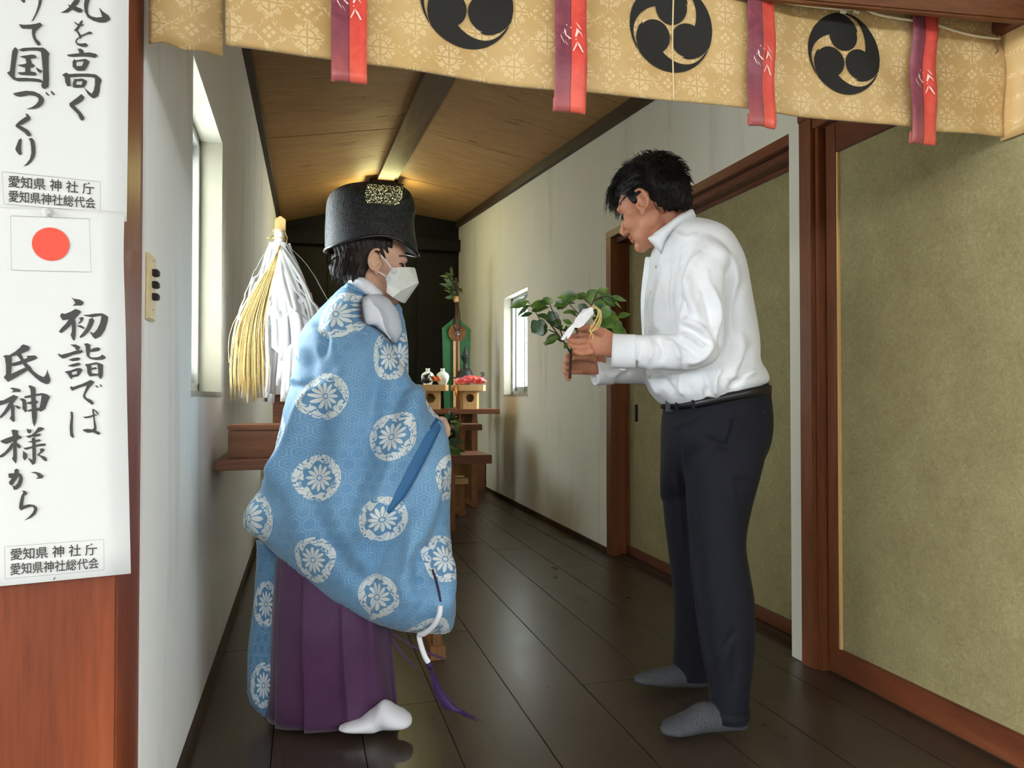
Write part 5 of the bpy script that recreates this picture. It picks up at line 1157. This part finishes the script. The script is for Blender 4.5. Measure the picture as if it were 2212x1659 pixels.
# sleeve cord with purple tassel
mkP = lambda L_: [dep(x, y, DW+o) for x, y, o in L_]
tube('sleeve_cord', spline(mkP([(951, 1308, -.21), (949, 1328, -.215), (938, 1350, -.20), (918, 1368, -.17), (906, 1372, -.15), (909, 1392, -.15), (918, 1418, -.15), (926, 1432, -.15)]), 6), .0075, MT['whitecloth'], pw, 10)
tube('cord_binding', mkP([(925, 1431, -.15), (931, 1442, -.15)]), .0085, plain('dark_purple_thread', srgb(64, 38, 84), .6), pw, 10)
for (a, b, c_) in (((934, 1230), (944, 1262), (952, 1300)), ): strap('purple_stitch', [a, b, c_], [5, 6, 5], plain('dark_purple_cord', srgb(60, 40, 76), .6), rb)
Vs, Fs, o_ = [], [], 0
for k in range(60):
    j = random.gauss(0, 1); P = spline(mkP([(930+random.uniform(-3, 3), 1440, -.15), (946+4*j, 1490, -.15+.01*j), (975+7*j, 1530, -.14), (1012+10*j+random.uniform(-12, 8), 1545+6*j, -.13)]), 4); V, F = tube_vf(P, np.linspace(.0016, .0008, len(P)), 3); Vs.append(V); Fs += [tuple(i+o_ for i in f) for f in F]; o_ += len(V)
tag(mesh('tassel_threads', np.concatenate(Vs), Fs, plain('purple_tassel', srgb(70, 42, 96), .6), pw, True), kind='stuff')
for L_ in ([(842, 1372, -.02), (868, 1410, -.03), (900, 1445, -.04)], [(846, 1366, -.02), (900, 1400, -.02), (962, 1424, -.02)]): tube('waist_cord', spline(mkP(L_), 6), .004, MT['purple'], pw, 6)
# ------------------------------------------------------------------ man in a white shirt
DM = 2.25
mat_sh = MT['shirt'] = None
def _shirt():
    M = Mat('white_shirt_cotton', .7, .25); p = M.pos(); n = M.noise(p, 10, 4); f = M.noise(p, 700, 1); M.col(M.ramp(n, [(.3, srgb(226, 228, 230)), (.7, srgb(238, 239, 240))])); M.bump(n*.4+f*.2, .15, .003); return M.m
MT['shirt'] = _shirt()
def _wool():
    M = Mat('navy_wool', .75, .25); p = M.pos(); n = M.noise(p, 14, 3); f = M.noise(M.scale(p, (1, 1, .2)), 600, 2); M.col(M.ramp(n*.5+f*.5, [(.3, srgb(13, 14, 22)), (.7, srgb(21, 22, 32))])); M.bump(f, .1, .001); M.set(Sheen_Weight=.03); return M.m
MT['navy'] = _wool()
def _sock():
    M = Mat('grey_ribbed_sock', .85, .2); p = M.pos(); f = M.noise(p, 260, 3); w_ = (M.xyz(M.scale(p, (1, 1, 1)))[0]*900.).sin()*.5+.5; M.col(M.ramp(f, [(.3, srgb(58, 60, 63)), (.7, srgb(84, 86, 89))])); M.bump(w_*.6+f*.5, .4, .002); return M.m
MT['sock'] = _sock()
mbase = dep(1520, 1540, DM); mbase[2] = 0
psi, pit_ = math.radians(38), math.radians(21)
fm = math.cos(pit_)*(-math.cos(psi)*RIGHT+math.sin(psi)*FWD)-math.sin(pit_)*UP; upm = UP*math.cos(pit_)+math.sin(pit_)*(-math.cos(psi)*RIGHT+math.sin(psi)*FWD)
scm = 1.07
L, RMn = head_parts(np.zeros(3), fm, upm, scm, 1.03)
earm = dep(1386, 436, DM-.09)
OM = earm - H(np.zeros(3), RMn, (-.006, .078, -.004)); L = [(v+OM, f) for v, f in L]
# neck, torso, legs (inside the clothes)
L.append(body_tube([(1428, 446, .0, .046), (1440, 486, .0, .056), (1468, 530, .0, .066), (1500, 580, .0, .07, .12), (1510, 700, .0, .085, .12), (1520, 830, .0, .10, .11), (1540, 920, .0, .11, .12)], DM))
L.append(body_tube([(1575, 950, -.07, .075), (1562, 1160, -.12, .055), (1570, 1380, -.15, .045), (1575, 1510, -.15, .036), (1577, 1545, -.15, .036)], DM))
L.append(body_tube([(1500, 950, .09, .07), (1480, 1160, .14, .05), (1490, 1360, .17, .040), (1495, 1440, .18, .034)], DM))
# near arm and hand (palm up, thumb above, holding the paper strip)
nd = -.20
L.append(body_tube([(1530, 560, -.12, .05), (1518, 650, -.2, .046), (1512, 752, -.215, .026), (1440, 760, -.215, .026), (1360, 757, -.205, .030), (1326, 752, -.20, .027, .021)], DM))
def fing(pts, r, d0, n=12):
    P = spline([dep(p[0], p[1], d0+p[2]) for p in pts], 5); return tube_vf(P, np.interp(np.linspace(0, 1, len(P)), np.linspace(0, 1, len(r)), r), n)
pa = spline(np.array([list(dep(x, y, DM+o))+[a, b] for x, y, o, a, b in ((1328, 750, nd, .030, .020), (1312, 743, nd, .036, .018), (1295, 738, nd, .041, .017), (1278, 737, nd+.005, .042, .016), (1264, 738, nd+.008, .038, .014), (1256, 740, nd+.01, .028, .010))]), 5)
L.append(tube_vf(pa[:, :3], pa[:, 3:5], 20, FWD))
L.append(fing([(1300, 720, nd-.010), (1284, 711, nd-.016), (1266, 708, nd-.018), (1248, 711, nd-.012)], [.0145, .0115, .0105, .0075], DM))
L.append(fing([(1272, 720, nd+.022), (1254, 724, nd+.030), (1238, 727, nd+.032), (1224, 726, nd+.028)], [.010, .0085, .0078, .006], DM))
L.append(fing([(1270, 733, nd-.004), (1252, 736, nd-.010), (1237, 735, nd-.010), (1224, 731, nd-.004)], [.0105, .0085, .0078, .006], DM))
L.append(fing([(1270, 747, nd-.012), (1252, 750, nd-.019), (1238, 748, nd-.019), (1227, 742, nd-.012)], [.0105, .0085, .0078, .006], DM))
L.append(fing([(1276, 760, nd-.012), (1260, 764, nd-.020), (1248, 762, nd-.020), (1238, 756, nd-.014)], [.0095, .008, .0074, .0055], DM))
for kx, ky, ko in ((1272, 735, -.013), (1270, 748, -.016), (1276, 760, -.014)): L.append(ell(dep(kx, ky, DM+nd+ko), (.0085, .0085, .0085), 12, 8))
# far arm and hand (fist round the stem)
fd = .02
L.append(body_tube([(1450, 580, .14, .05), (1430, 680, .16, .044), (1430, 780, .12, .03), (1370, 798, .06, .02), (1320, 795, .035, .021), (1298, 788, fd, .024)], DM))
pa = spline(np.array([list(dep(x, y, DM+o))+[a, b] for x, y, o, a, b in ((1305, 788, fd, .027, .02), (1288, 786, fd, .034, .020), (1270, 784, fd, .037, .020), (1252, 782, fd, .036, .018), (1240, 780, fd, .026, .013))]), 5)
L.append(tube_vf(pa[:, :3], pa[:, 3:5], 20, FWD))
for i, (x0, y0) in enumerate(((1262, 763), (1258, 777), (1256, 791), (1256, 803))):      # four fingers closed round the stem
    sc_ = (1., 1., .95, .85)[i]
    L.append(fing([(x0, y0, fd-.006), (x0-20, y0+1, fd-.014), (x0-36*sc_, y0+7, fd-.026), (x0-36*sc_, y0+15, fd-.038), (x0-27*sc_, y0+17, fd-.040)], [.0105*sc_, .0088*sc_, .0082*sc_, .0078*sc_, .0062*sc_], DM))
L.append(fing([(1286, 776, fd-.022), (1270, 772, fd-.034), (1252, 772, fd-.042), (1238, 774, fd-.044)], [.0135, .0115, .0102, .0075], DM))                               # thumb
V, F = fuse(L, .0028, 1); V = soften(V, F, OM, RMn, 9)
pm = mesh('person', V, F, MT['skin_m'], None, True)
tag(pm, 'man in a white shirt and navy trousers with short black hair, holding a leafy branch', 'person')
# face details
onface(OM, RMn, [(.062, .048, .034), (.076, .040, .039), (.088, .026, .038), (.092, .012, .033)], .0032, 'eyebrow', MT['hair'], pm)
onface(OM, RMn, [(.068, .042, .012), (.077, .034, .013), (.084, .024, .008), (.087, .014, .003)], .0013, 'eyelash', MT['dark'], pm)
onface(OM, RMn, [(.080, .033, .007), (.085, .025, .005), (.088, .018, .002)], .0022, 'eye', MT['dark'], pm)
onface(OM, RMn, [(.094, .0, -.0555), (.0925, .010, -.0557), (.086, .020, -.058), (.080, .025, -.060)], .0011, 'mouth_line', plain('mouth_shadow', srgb(110, 62, 52), .6), pm)
# hair: short, brushed forward
Hh = []
def hm(c, ax, rot=0.):
    v, f = ell((0, 0, 0), ax, 30, 18)
    if rot: v = v @ np.array([[math.cos(rot), 0, math.sin(rot)], [0, 1, 0], [-math.sin(rot), 0, math.cos(rot)]]).T
    Hh.append((v @ RMn.T + H(OM, RMn, c), f))
hm((-.018, 0, .060), (.100, .081, .084)); hm((-.056, 0, .024), (.062, .077, .062)); hm((.038, 0, .088), (.066, .066, .040), .25); hm((.066, 0, .066), (.040, .056, .030), .5); hm((-.085, 0, -.012), (.024, .056, .034)); hm((.006, .060, .044), (.034, .013, .026)); hm((.006, -.060, .044), (.034, .013, .026)); hm((.018, .064, .030), (.015, .008, .022), .3); hm((.018, -.064, .030), (.015, .008, .022), .3)
V, F = fuse(Hh, .004, 2); V = V+normals(V, F)*(.0016*np.sin(((V-OM)@RMn[:, 1])*260+6*np.sin(((V-OM)@RMn[:, 0])*20)))[:, None]
mesh('hair', V, F, MT['hair'], pm, True); HV = ((V-OM) @ RMn)/(RMn**2).sum(0)
Vs, Fs, o_ = [], [], 0
def strand(p, r0):
    global o_
    P = spline([H(OM, RMn, q) for q in p], 4); V, F = tube_vf(P, np.linspace(r0, .0003, len(P)), 4); Vs.append(V); Fs.extend([tuple(i+o_ for i in f) for f in F]); o_ += len(V)
for k in range(620):   # fringe and crown tufts
    y = random.uniform(-.060, .066); x0 = random.uniform(-.03, .07); z0 = .125-.9*max(0, x0-.03)**1.0*.6-abs(y)**2*5
    L_ = random.uniform(.03, .055); lift = random.uniform(.004, .018) if x0 < .03 else random.uniform(-.004, .006)
    drop = -.030*max(0, (x0-.0)/.07)-random.uniform(0, .022)*max(0, x0/.07)
    strand([(x0, y, z0-.004), (x0+L_*.5, y*1.03, z0+lift+drop*.3), (x0+L_, y*1.06+random.uniform(-.008, .008), z0+lift*.6+drop*1.4)], random.uniform(.0016, .0030))
for k in range(150):   # upright crown tufts
    y = random.uniform(-.05, .055); x0 = random.uniform(-.08, .02); z0 = .142-abs(y)**2*9-max(0, -x0-.03)**2*9; t = random.uniform(.010, .026)
    strand([(x0, y, z0-.010), (x0+.004, y, z0+t*.5), (x0+.012+random.uniform(-.01, .012), y+random.uniform(-.012, .012), z0+t)], random.uniform(.0018, .003))
for k in range(260):   # short sides and nape, fading
    x0 = random.uniform(-.10, .03); z0 = random.uniform(-.045, .03) if x0 < -.035 else random.uniform(.036, .05); s = random.choice((1, 1, 1, -1)); yy = .078*math.sqrt(max(.04, 1-((x0+.016)/.112)**2)); 
    strand([(x0, s*yy*.97, z0), (x0-.002, s*(yy+.004), z0-.008), (x0-.005, s*(yy+.003), z0-.018)], .0010)
for k in np.random.default_rng(3).choice(len(HV), 1500):   # combed surface strands
    q = HV[k]
    if q[2] < .038 and q[0] > -.036 and q[0] < .05: continue
    nrm = q/np.array([.1, .08, .085])**2; nrm /= np.linalg.norm(nrm); fl = np.array([.8, q[1]*2.5, -.35 if q[2] < .1 else .1]) if q[0] > -.05 else np.array([-.2, 0, -1.]); fl = fl-nrm*fl.dot(nrm); fl /= np.linalg.norm(fl)+1e-9
    L_ = random.uniform(.016, .03) if q[2] > .02 else random.uniform(.006, .012)
    strand([q-nrm*.002, q+fl*L_*.5+nrm*.0022, q+fl*L_+nrm*.0015], random.uniform(.0011, .0018))
tag(mesh('hair_tufts', np.concatenate(Vs), Fs, MT['hair'], pm, True), kind='stuff')
# shirt: torso and both sleeves as one cloth surface
def sh_ring(py, xl, xr, hd, off=0., p=2.2): z = dep(1500, py, DM)[2]; return ringz(z, xl, xr, py, DM, hd, 56, p, off)
T_ = [(478, 1462, 1512, .06), (492, 1440, 1546, .11), (512, 1424, 1570, .16), (545, 1410, 1589, .19), (580, 1406, 1602, .200), (630, 1397, 1612, .200), (690, 1394, 1624, .195), (740, 1396, 1632, .19), (790, 1396, 1634, .185), (815, 1397, 1646, .188), (835, 1402, 1652, .190), (850, 1412, 1648, .184), (862, 1424, 1630, .168), (870, 1434, 1606, .150)]
RR = [sh_ring(*t) for t in T_]
k_ = np.linspace(0, 1, 56, endpoint=False)
for i, t in enumerate(T_):    # the hem climbs toward the back
    q = topix(RR[i]); w_ = np.clip((t[0]-740)/110, 0, 1); RR[i][:, 2] += w_*(.030*np.clip((q[:, 0]-1500)/150, -.25, 1))
RS = spline(np.stack([r.ravel() for r in RR]), 4).reshape(-1, 56, 3); parts = [loft(list(RS))]
parts.append(body_tube([(1505, 530, -.10, .07, .06), (1520, 560, -.165, .070, .06), (1514, 620, -.20, .072, .062), (1512, 680, -.215, .068, .060), (1516, 728, -.222, .062, .056), (1512, 752, -.224, .054, .052), (1478, 760, -.224, .050, .048), (1440, 761, -.222, .050, .046), (1400, 760, -.218, .047, .042), (1370, 758, -.214, .045, .040), (1330, 757, -.208, .045, .038)], DM, 28))
parts.append(body_tube([(1440, 560, .15, .07), (1425, 650, .17, .062), (1424, 760, .14, .055), (1400, 795, .10, .046), (1360, 800, .06, .042), (1330, 800, .045, .041), (1296, 799, .028, .040)], DM, 24))
V, F = fuse(parts, .0052, 5)
SF = [([(1500, 520), (1475, 560), (1462, 620), (1462, 690)], 9, -.012), ([(1530, 520), (1580, 570), (1590, 640)], 14, .008), ([(1572, 560), (1575, 620), (1566, 700), (1558, 762)], 8, -.016), ([(1480, 590), (1490, 640), (1512, 700)], 10, .012), ([(1505, 600), (1530, 660), (1545, 730)], 12, -.008), ([(1470, 690), (1500, 700), (1530, 720)], 7, .014), ([(1466, 706), (1496, 718), (1530, 742)], 6, -.012), ([(1470, 722), (1500, 732), (1528, 752)], 6, .012), ([(1455, 730), (1485, 748), (1505, 772)], 6, -.010), ([(1440, 732), (1460, 752), (1470, 782)], 6, .010), ([(1420, 730), (1432, 755), (1425, 785)], 6, -.009), ([(1400, 730), (1408, 755), (1398, 785)], 6, .008), ([(1380, 735), (1384, 760), (1376, 782)], 5, -.006), ([(1545, 735), (1520, 770), (1480, 785)], 8, .010),
      ([(1430, 600), (1420, 680), (1425, 720)], 9, .010), ([(1445, 560), (1435, 640), (1446, 710)], 8, -.010), ([(1410, 580), (1402, 650), (1408, 720)], 8, -.006), ([(1440, 520), (1425, 580)], 9, .006), ([(1590, 700), (1600, 760), (1570, 830)], 12, .010), ([(1560, 790), (1545, 820), (1548, 856)], 7, .012), ([(1520, 800), (1530, 830), (1528, 858)], 8, -.010), ([(1625, 740), (1605, 800), (1575, 845)], 10, -.012), ([(1480, 800), (1470, 830), (1480, 856)], 8, .010), ([(1430, 800), (1440, 830), (1455, 852)], 8, -.010), ([(1400, 790), (1412, 825), (1430, 856)], 7, .010), ([(1600, 620), (1590, 690), (1600, 740)], 9, -.008), ([(1640, 800), (1600, 812), (1560, 815)], 8, .010), ([(1450, 500), (1480, 515), (1510, 505)], 8, .005), ([(1510, 800), (1450, 812), (1405, 805)], 7, .008),
      ([(1530, 610), (1548, 660), (1552, 715)], 9, .012), ([(1472, 640), (1482, 690)], 7, -.010), ([(1520, 540), (1490, 580), (1485, 630)], 9, .008), ([(1350, 790), (1320, 815)], 8, .008), ([(1380, 780), (1350, 810)], 7, -.008)]
V = crease(V, F, [(a[0], a[1]*.85, a[2]*1.45) for a in SF]); V = crease(V, F, [([(a, b), (a+c, b+d)], random.uniform(4, 7), random.uniform(-.005, .005)) for a, b, c, d in [(random.uniform(1400, 1620), random.uniform(560, 840), random.uniform(-30, 30), random.uniform(10, 60)) for _ in range(40)]])
V = relax(V, F, 1)
sh = mesh('white_shirt', V, F, MT['shirt'], pm, True)
# cuffs
def cuff(pts, d0, r):
    P = np.array([dep(x, y, d0+o) for x, y, o in pts]); V, F = tube_vf(spline(P, 4), np.linspace(r[0], r[1], (len(P)-1)*4+1)[:, None]*np.array([[1., r[2]]]), 28, FWD, False); o = mesh('shirt_cuff', V, F, MT['shirt'], sh, True); md = o.modifiers.new('s', 'SOLIDIFY'); md.thickness = .004; md.offset = 1; return o
cuff([(1372, 759, -.214), (1350, 759, -.211), (1322, 758, -.206)], DM, (.047, .048, .86)); cuff([(1322, 801, .04), (1304, 802, .032), (1284, 803, .024)], DM, (.042, .042, .9))
soft('cuff_tail', [(1330, 780), (1352, 786), (1362, 792), (1352, 803), (1338, 803), (1328, 794)], DM-.20, .012, 8, MT['shirt'], sh, 4)
# collar
bpy.context.view_layer.update()
soft('shirt_collar', [(1499, 450), (1506, 468), (1494, 476), (1472, 486), (1452, 502), (1440, 520), (1430, 550), (1420, 542), (1404, 524), (1398, 514), (1414, 500), (1440, 481), (1466, 462), (1488, 451)], lambda x, y: DM-.055-.055*np.sin(np.clip((1500-x)/100, 0, 1)*math.pi*.8), .030, 14, MT['shirt'], sh, 4, 1.6)
MT['button'] = plain('cream_button', srgb(226, 218, 192), .3, .5)
def surf_m(px_, py_, ob, lift=0.):
    d = ray(px_, py_); d = d/np.linalg.norm(d); ok, loc, n, i = ob.ray_cast(Vector(EY), Vector(d)); return (np.array(loc) if ok else dep(px_, py_, DM-.1))-d*lift
def button(px_, py_, ob, r=.0052, parent=None):
    c = surf_m(px_, py_, ob, .0015); lathe_y('button', [(.001, -.001), (r, -.001), (r, .0012), (r*.8, .002), (r*.4, .0012), (.001, .0012)], c, MT['button'], parent or sh, 14)
for b in ((1418, 576), (1407, 632), (1402, 692), (1403, 815)): button(*b, sh)
button(1430, 544, [c for c in sh.children if c.name.startswith('shirt_collar')][0])
button(1308, 812, sh, .0045)
# trousers
parts = []
W_ = [(838, 1440, 1650, .150), (870, 1436, 1657, .160), (910, 1432, 1661, .170), (950, 1431, 1656, .176, 0), (985, 1432, 1648, .160, .012), (1020, 1434, 1636, .125, .04), (1055, 1437, 1612, .085, .075), (1090, 1441, 1580, .05, .10)]
RR = []
for (py, xl, xr, hd, *of_) in W_:
    r_ = ringz(dep(1540, py, DM)[2], xl, xr, py, DM, hd, 48, 2.3, of_[0] if of_ else 0.); q = topix(r_); w_ = np.clip((905-py)/50, 0, 1); r_[:, 2] += w_*.026*np.clip((q[:, 0]-1545)/110, -1, 1); RR.append(r_)
parts.append(loft(list(spline(np.stack([r.ravel() for r in RR]), 3).reshape(-1, 48, 3))))
def leg_t(rows, n=40):
    R_ = [ringz(dep(1540, py, DM+o)[2] if z is None else z, xl, xr, py, DM+o, hd, n, 2.2) for py, xl, xr, hd, o, z in rows]; return loft(list(spline(np.stack([r.ravel() for r in R_]), 4).reshape(-1, n, 3)))
near_l = leg_t([(960, 1478, 1655, .10, -.075, None), (1020, 1484, 1640, .105, -.09, None), (1100, 1490, 1618, .10, -.10, None), (1170, 1496, 1607, .092, -.115, None), (1240, 1499, 1617, .092, -.125, None), (1300, 1505, 1626, .090, -.135, None), (1400, 1517, 1626, .084, -.145, None), (1480, 1533, 1617, .076, -.15, None), (1530, 1534, 1614, .072, -.15, None), (1546, 1534, 1613, .070, -.15, None)])
far_l = leg_t([(960, 1432, 1600, .09, .09, None), (1040, 1430, 1580, .095, .10, None), (1130, 1437, 1560, .09, .12, None), (1210, 1447, 1550, .085, .135, None), (1300, 1457, 1550, .08, .15, None), (1370, 1458, 1550, .075, .165, None), (1420, 1456, 1545, .07, .175, None), (1462, 1452, 1540, .068, .18, None)])
parts += [near_l, far_l]
V, F = fuse(parts, .0058, 9)
V = crease(V, F, [([(1476, 930), (1488, 1050), (1498, 1200), (1510, 1310), (1528, 1430), (1540, 1520)], 6, .012), ([(1585, 900), (1582, 930), (1570, 968)], 5, -.012), ([(1520, 945), (1545, 955), (1570, 968)], 5, -.008), ([(1525, 975), (1550, 974), (1572, 975)], 5, .006), ([(1450, 925), (1500, 905), (1535, 885)], 6, .005), ([(1580, 1030), (1600, 1040), (1625, 1035)], 7, -.008), ([(1578, 1030), (1585, 1090), (1605, 1120)], 7, .008), ([(1560, 1420), (1575, 1380), (1590, 1365)], 7, -.008), ([(1555, 1470), (1565, 1420), (1580, 1390)], 8, .008), ([(1585, 1380), (1590, 1430), (1580, 1500)], 8, -.006), ([(1610, 880), (1640, 876), (1658, 880)], 3.5, -.006), ([(1550, 880), (1580, 890), (1590, 930)], 6, .005), ([(1460, 1000), (1470, 1080), (1475, 1200)], 8, .006)])
V = relax(V, F, 1)
tr = mesh('navy_trousers', V, F, MT['navy'], pm, True)
bpy.context.view_layer.update()
# turn-up, belt, loops, pocket
r0 = ringz(dep(1540, 1524, DM-.15)[2], 1532, 1616, 1524, DM-.15, .074, 40, 2.2); r1 = ringz(dep(1540, 1547, DM-.15)[2], 1532, 1615.5, 1547, DM-.15, .073, 40, 2.2)
V, F = loft([r0, (r0+r1)/2, r1], False); o = mesh('trouser_cuff', V, F, MT['navy'], tr, True); md = o.modifiers.new('s', 'SOLIDIFY'); md.thickness = .003; md.offset = 1
belt = []
for py, of in ((862, 0), (880, 0)):
    r_ = ringz(dep(1540, py, DM)[2], 1432.5, 1655, py, DM, .166, 72, 2.3); q = topix(r_); r_[:, 2] += np.where(q[:, 0] > 1500, .040, .012)*np.clip((q[:, 0]-1500)/150, -.4, 1); belt.append(r_)
V, F = loft([belt[1], (belt[0]+belt[1])/2, belt[0]], False); o = mesh('belt', V, F, plain('black_leather', srgb(18, 17, 18), .35, .5), pm, True); md = o.modifiers.new('s', 'SOLIDIFY'); md.thickness = .003; md.offset = 1
bl = o
def onsurf_box(name, px_, py_, w_, h_, mat, parent, ob, lift=.001):
    c = surf_m(px_, py_, ob, lift); q = [c+RIGHT*a*w_/2+UP*b*h_/2 for a, b in ((-1, -1), (1, -1), (1, 1), (-1, 1))]; return prism(name, q, -FWD*.003, mat, parent, .0008)
onsurf_box('belt_buckle', 1446, 877, .024, .034, plain('dark_buckle_metal', srgb(60, 60, 64), .3, .6, Metallic=.7), bl, bl)
onsurf_box('belt_loop', 1462, 874, .009, .040, MT['navy'], tr, bl); onsurf_box('belt_loop', 1497, 868, .009, .040, MT['navy'], tr, bl)
onsurf_box('pocket_button', 1648, 890, .006, .006, MT['black'], tr, tr)
# socks
sk1 = foot('grey_sock', [(1612, 1553, .020, .018, -.16), (1606, 1548, .036, .032, -.16), (1580, 1545, .040, .038, -.165), (1545, 1548, .040, .040, -.17), (1515, 1550, .040, .043, -.175), (1485, 1562, .030, .046, -.18), (1455, 1570, .022, .044, -.185), (1436, 1574, .014, .030, -.19), (1427, 1575, .006, .012, -.19)], DM, MT['sock'], pm)
sk2 = foot('grey_sock', [(1526, 1462, .030, .026, .17), (1505, 1460, .036, .034, .165), (1475, 1458, .036, .040, .16), (1445, 1462, .030, .044, .15), (1415, 1464, .024, .044, .145), (1390, 1466, .016, .036, .14), (1374, 1467, .010, .018, .14), (1370, 1468, .004, .008, .14)], DM, MT['sock'], pm)
# wrist watch band under the near cuff
a = np.linspace(0, 2*math.pi, 24); c_ = dep(1319, 750, DM-.20)
# ------------------------------------------------------------------ offered evergreen branch with paper streamer and hemp
DB = DM-.03
br = thing('evergreen_branch', dep(1233, 812, DB), 'leafy evergreen branch with white zigzag paper strip held in the hands of the man', 'branch')
bp = lambda x, y, o=0.: dep(x, y, DB+o)
def twig(L_, r0, r1): tube('twig', spline([bp(*q) for q in L_], 5), np.linspace(r0, r1, (len(L_)-1)*5+1), MT['twig'], br, 8)
twig([(1231, 818, -.02), (1232, 790, -.02), (1233, 765, -.03), (1238, 735, -.05), (1256, 700, -.06), (1278, 660, -.05), (1290, 630, -.04)], .0042, .0018)
twig([(1233, 763, -.03), (1222, 745, -.04), (1205, 722, -.04), (1188, 700, -.03), (1172, 685, -.02)], .0032, .0014)
twig([(1218, 738, -.04), (1206, 700, -.05), (1192, 668, -.05), (1186, 652, -.05)], .0022, .0012)
twig([(1205, 722, -.04), (1175, 705, -.03), (1160, 680, -.02), (1140, 650, -.01)], .002, .001)
twig([(1262, 690, -.06), (1240, 668, -.04), (1228, 654, -.03)], .002, .001)
twig([(1278, 660, -.05), (1262, 645, -.05), (1250, 636, -.05)], .002, .001)
twig([(1282, 650, -.04), (1310, 640, -.03), (1325, 650, -.02)], .002, .001)
LV = [  # base -> tip, width m, dark?
 (1142, 650, 1100, 664, .026, 0), (1142, 660, 1117, 682, .010, 1), (1150, 676, 1123, 684, .014, 1), (1146, 662, 1120, 662, .010, 1), (1145, 662, 1192, 652, .030, 0), (1148, 672, 1186, 662, .026, 0), (1186, 656, 1188, 642, .026, 0), (1188, 655, 1172, 645, .026, 0), (1160, 680, 1190, 690, .030, 1),
 (1186, 672, 1205, 706, .034, 1), (1180, 680, 1214, 712, .030, 1), (1172, 700, 1148, 718, .048, 1), (1184, 710, 1147, 706, .046, 1), (1205, 722, 1176, 746, .026, 0), (1210, 726, 1172, 742, .016, 0), (1206, 705, 1232, 716, .026, 1), (1196, 692, 1214, 704, .030, 1), (1202, 655, 1216, 664, .030, 1), (1200, 662, 1205, 648, .020, 0),
 (1250, 640, 1203, 641, .030, 0), (1228, 655, 1196, 661, .026, 0), (1218, 648, 1214, 668, .022, 0), (1215, 652, 1243, 654, .010, 1), (1228, 672, 1250, 684, .018, 0), (1216, 676, 1245, 672, .018, 0), (1262, 646, 1245, 634, .034, 0), (1266, 650, 1298, 628, .040, 0), (1262, 640, 1272, 652, .024, 0), (1290, 632, 1314, 622, .020, 0), (1296, 632, 1330, 662, .034, 0), (1300, 634, 1322, 656, .030, 0), (1308, 636, 1344, 664, .012, 0), (1320, 640, 1356, 650, .016, 0),
 (1290, 642, 1302, 690, .040, 0), (1300, 648, 1312, 676, .034, 0), (1298, 640, 1288, 672, .028, 1), (1300, 655, 1290, 690, .034, 1), (1312, 660, 1304, 690, .030, 0), (1300, 684, 1338, 690, .042, 0), (1306, 680, 1330, 672, .036, 0), (1335, 686, 1362, 676, .024, 0), (1290, 694, 1330, 706, .038, 0), (1322, 696, 1346, 716, .036, 0), (1318, 700, 1344, 726, .034, 0), (1310, 708, 1350, 724, .034, 0), (1320, 706, 1356, 722, .030, 0), (1264, 656, 1254, 676, .030, 1), (1262, 668, 1258, 690, .024, 1), (1238, 706, 1268, 722, .024, 1), (1222, 712, 1240, 706, .016, 0), (1234, 700, 1216, 690, .016, 0),
 (1224, 746, 1218, 752, .014, 0), (1228, 748, 1222, 740, .012, 0), (1200, 728, 1214, 738, .018, 1), (1282, 684, 1300, 704, .03, 0), (1296, 668, 1316, 640, .026, 0)]
for (a, b, c_, d_, w_, dk) in LV:
    o = random.uniform(-.07, .03) if a < 1250 else random.uniform(-.05, .06); L_ = math.hypot(c_-a, d_-b)*.00139
    leaf('leaf', bp(a, b, o), bp(c_, d_, o+random.uniform(-.03, .02)), max(w_, .012), (random.uniform(-.35, .35), -.9, random.uniform(.1, .9)), MT['leaf2'] if dk else MT['leaf'], br, random.uniform(.05, .18), 8, .22)
for (x, y) in ((1215, 700), (1219, 704), (1186, 702), (1184, 710), (1291, 683), (1187, 706), (1217, 708)):
    v, f = ell(bp(x, y, -.07), (.0035, .0035, .004), 8, 6); mesh('flower_bud', v, f, plain('cream_bud', srgb(206, 204, 160), .6) if 'bud' not in MT else MT['bud'], br, True)
# paper strip in three folded leaves
def zig(L_, name='paper_strip'):
    P = [[bp(*q) for q in s] for s in L_]
    for s in P: prism(name, s, FWD*.0012, MT['white'], br)
dz = -.225
zig([[(1259, 668, dz+.02), (1280, 664, dz+.02), (1283, 676, dz+.02), (1272, 690, dz), (1262, 700, dz-.005), (1246, 686, dz), (1250, 680, dz)],
     [(1244, 686, dz), (1268, 690, dz), (1262, 702, dz-.01), (1252, 708, dz-.012), (1240, 708, dz-.01), (1238, 700, dz-.01)],
     [(1240, 698, dz-.012), (1241, 710, dz-.014), (1232, 726, dz-.02), (1226, 733, dz-.022), (1224, 726, dz-.02), (1218, 735, dz-.022), (1211, 733, dz-.022), (1222, 716, dz-.018), (1230, 706, dz-.014)]])
Vs, Fs, o_ = [], [], 0
for k in range(9):
    j = random.uniform(-1.6, 1.6); P = spline([bp(1272+2*j, 668, -.20), bp(1290+4*j, 664+3*j, -.21), bp(1296+3*j, 682+4*j, -.215), bp(1288+5*j, 704+3*j, -.22), bp(1276+3*j, 716, -.225), bp(1278-4*j, 722+6*j, -.226)], 5); V, F = tube_vf(P, .0009, 4); Vs.append(V); Fs += [tuple(i+o_ for i in f) for f in F]; o_ += len(V)
tag(mesh('hemp_string', np.concatenate(Vs), Fs, MT['hemp'], br, True), kind='stuff')
tube('hemp_tie', spline([bp(1277, 700, -.226), bp(1275, 716, -.228), bp(1281, 724, -.228), bp(1278, 740, -.226)], 5), .0014, MT['hemp'], br, 6)
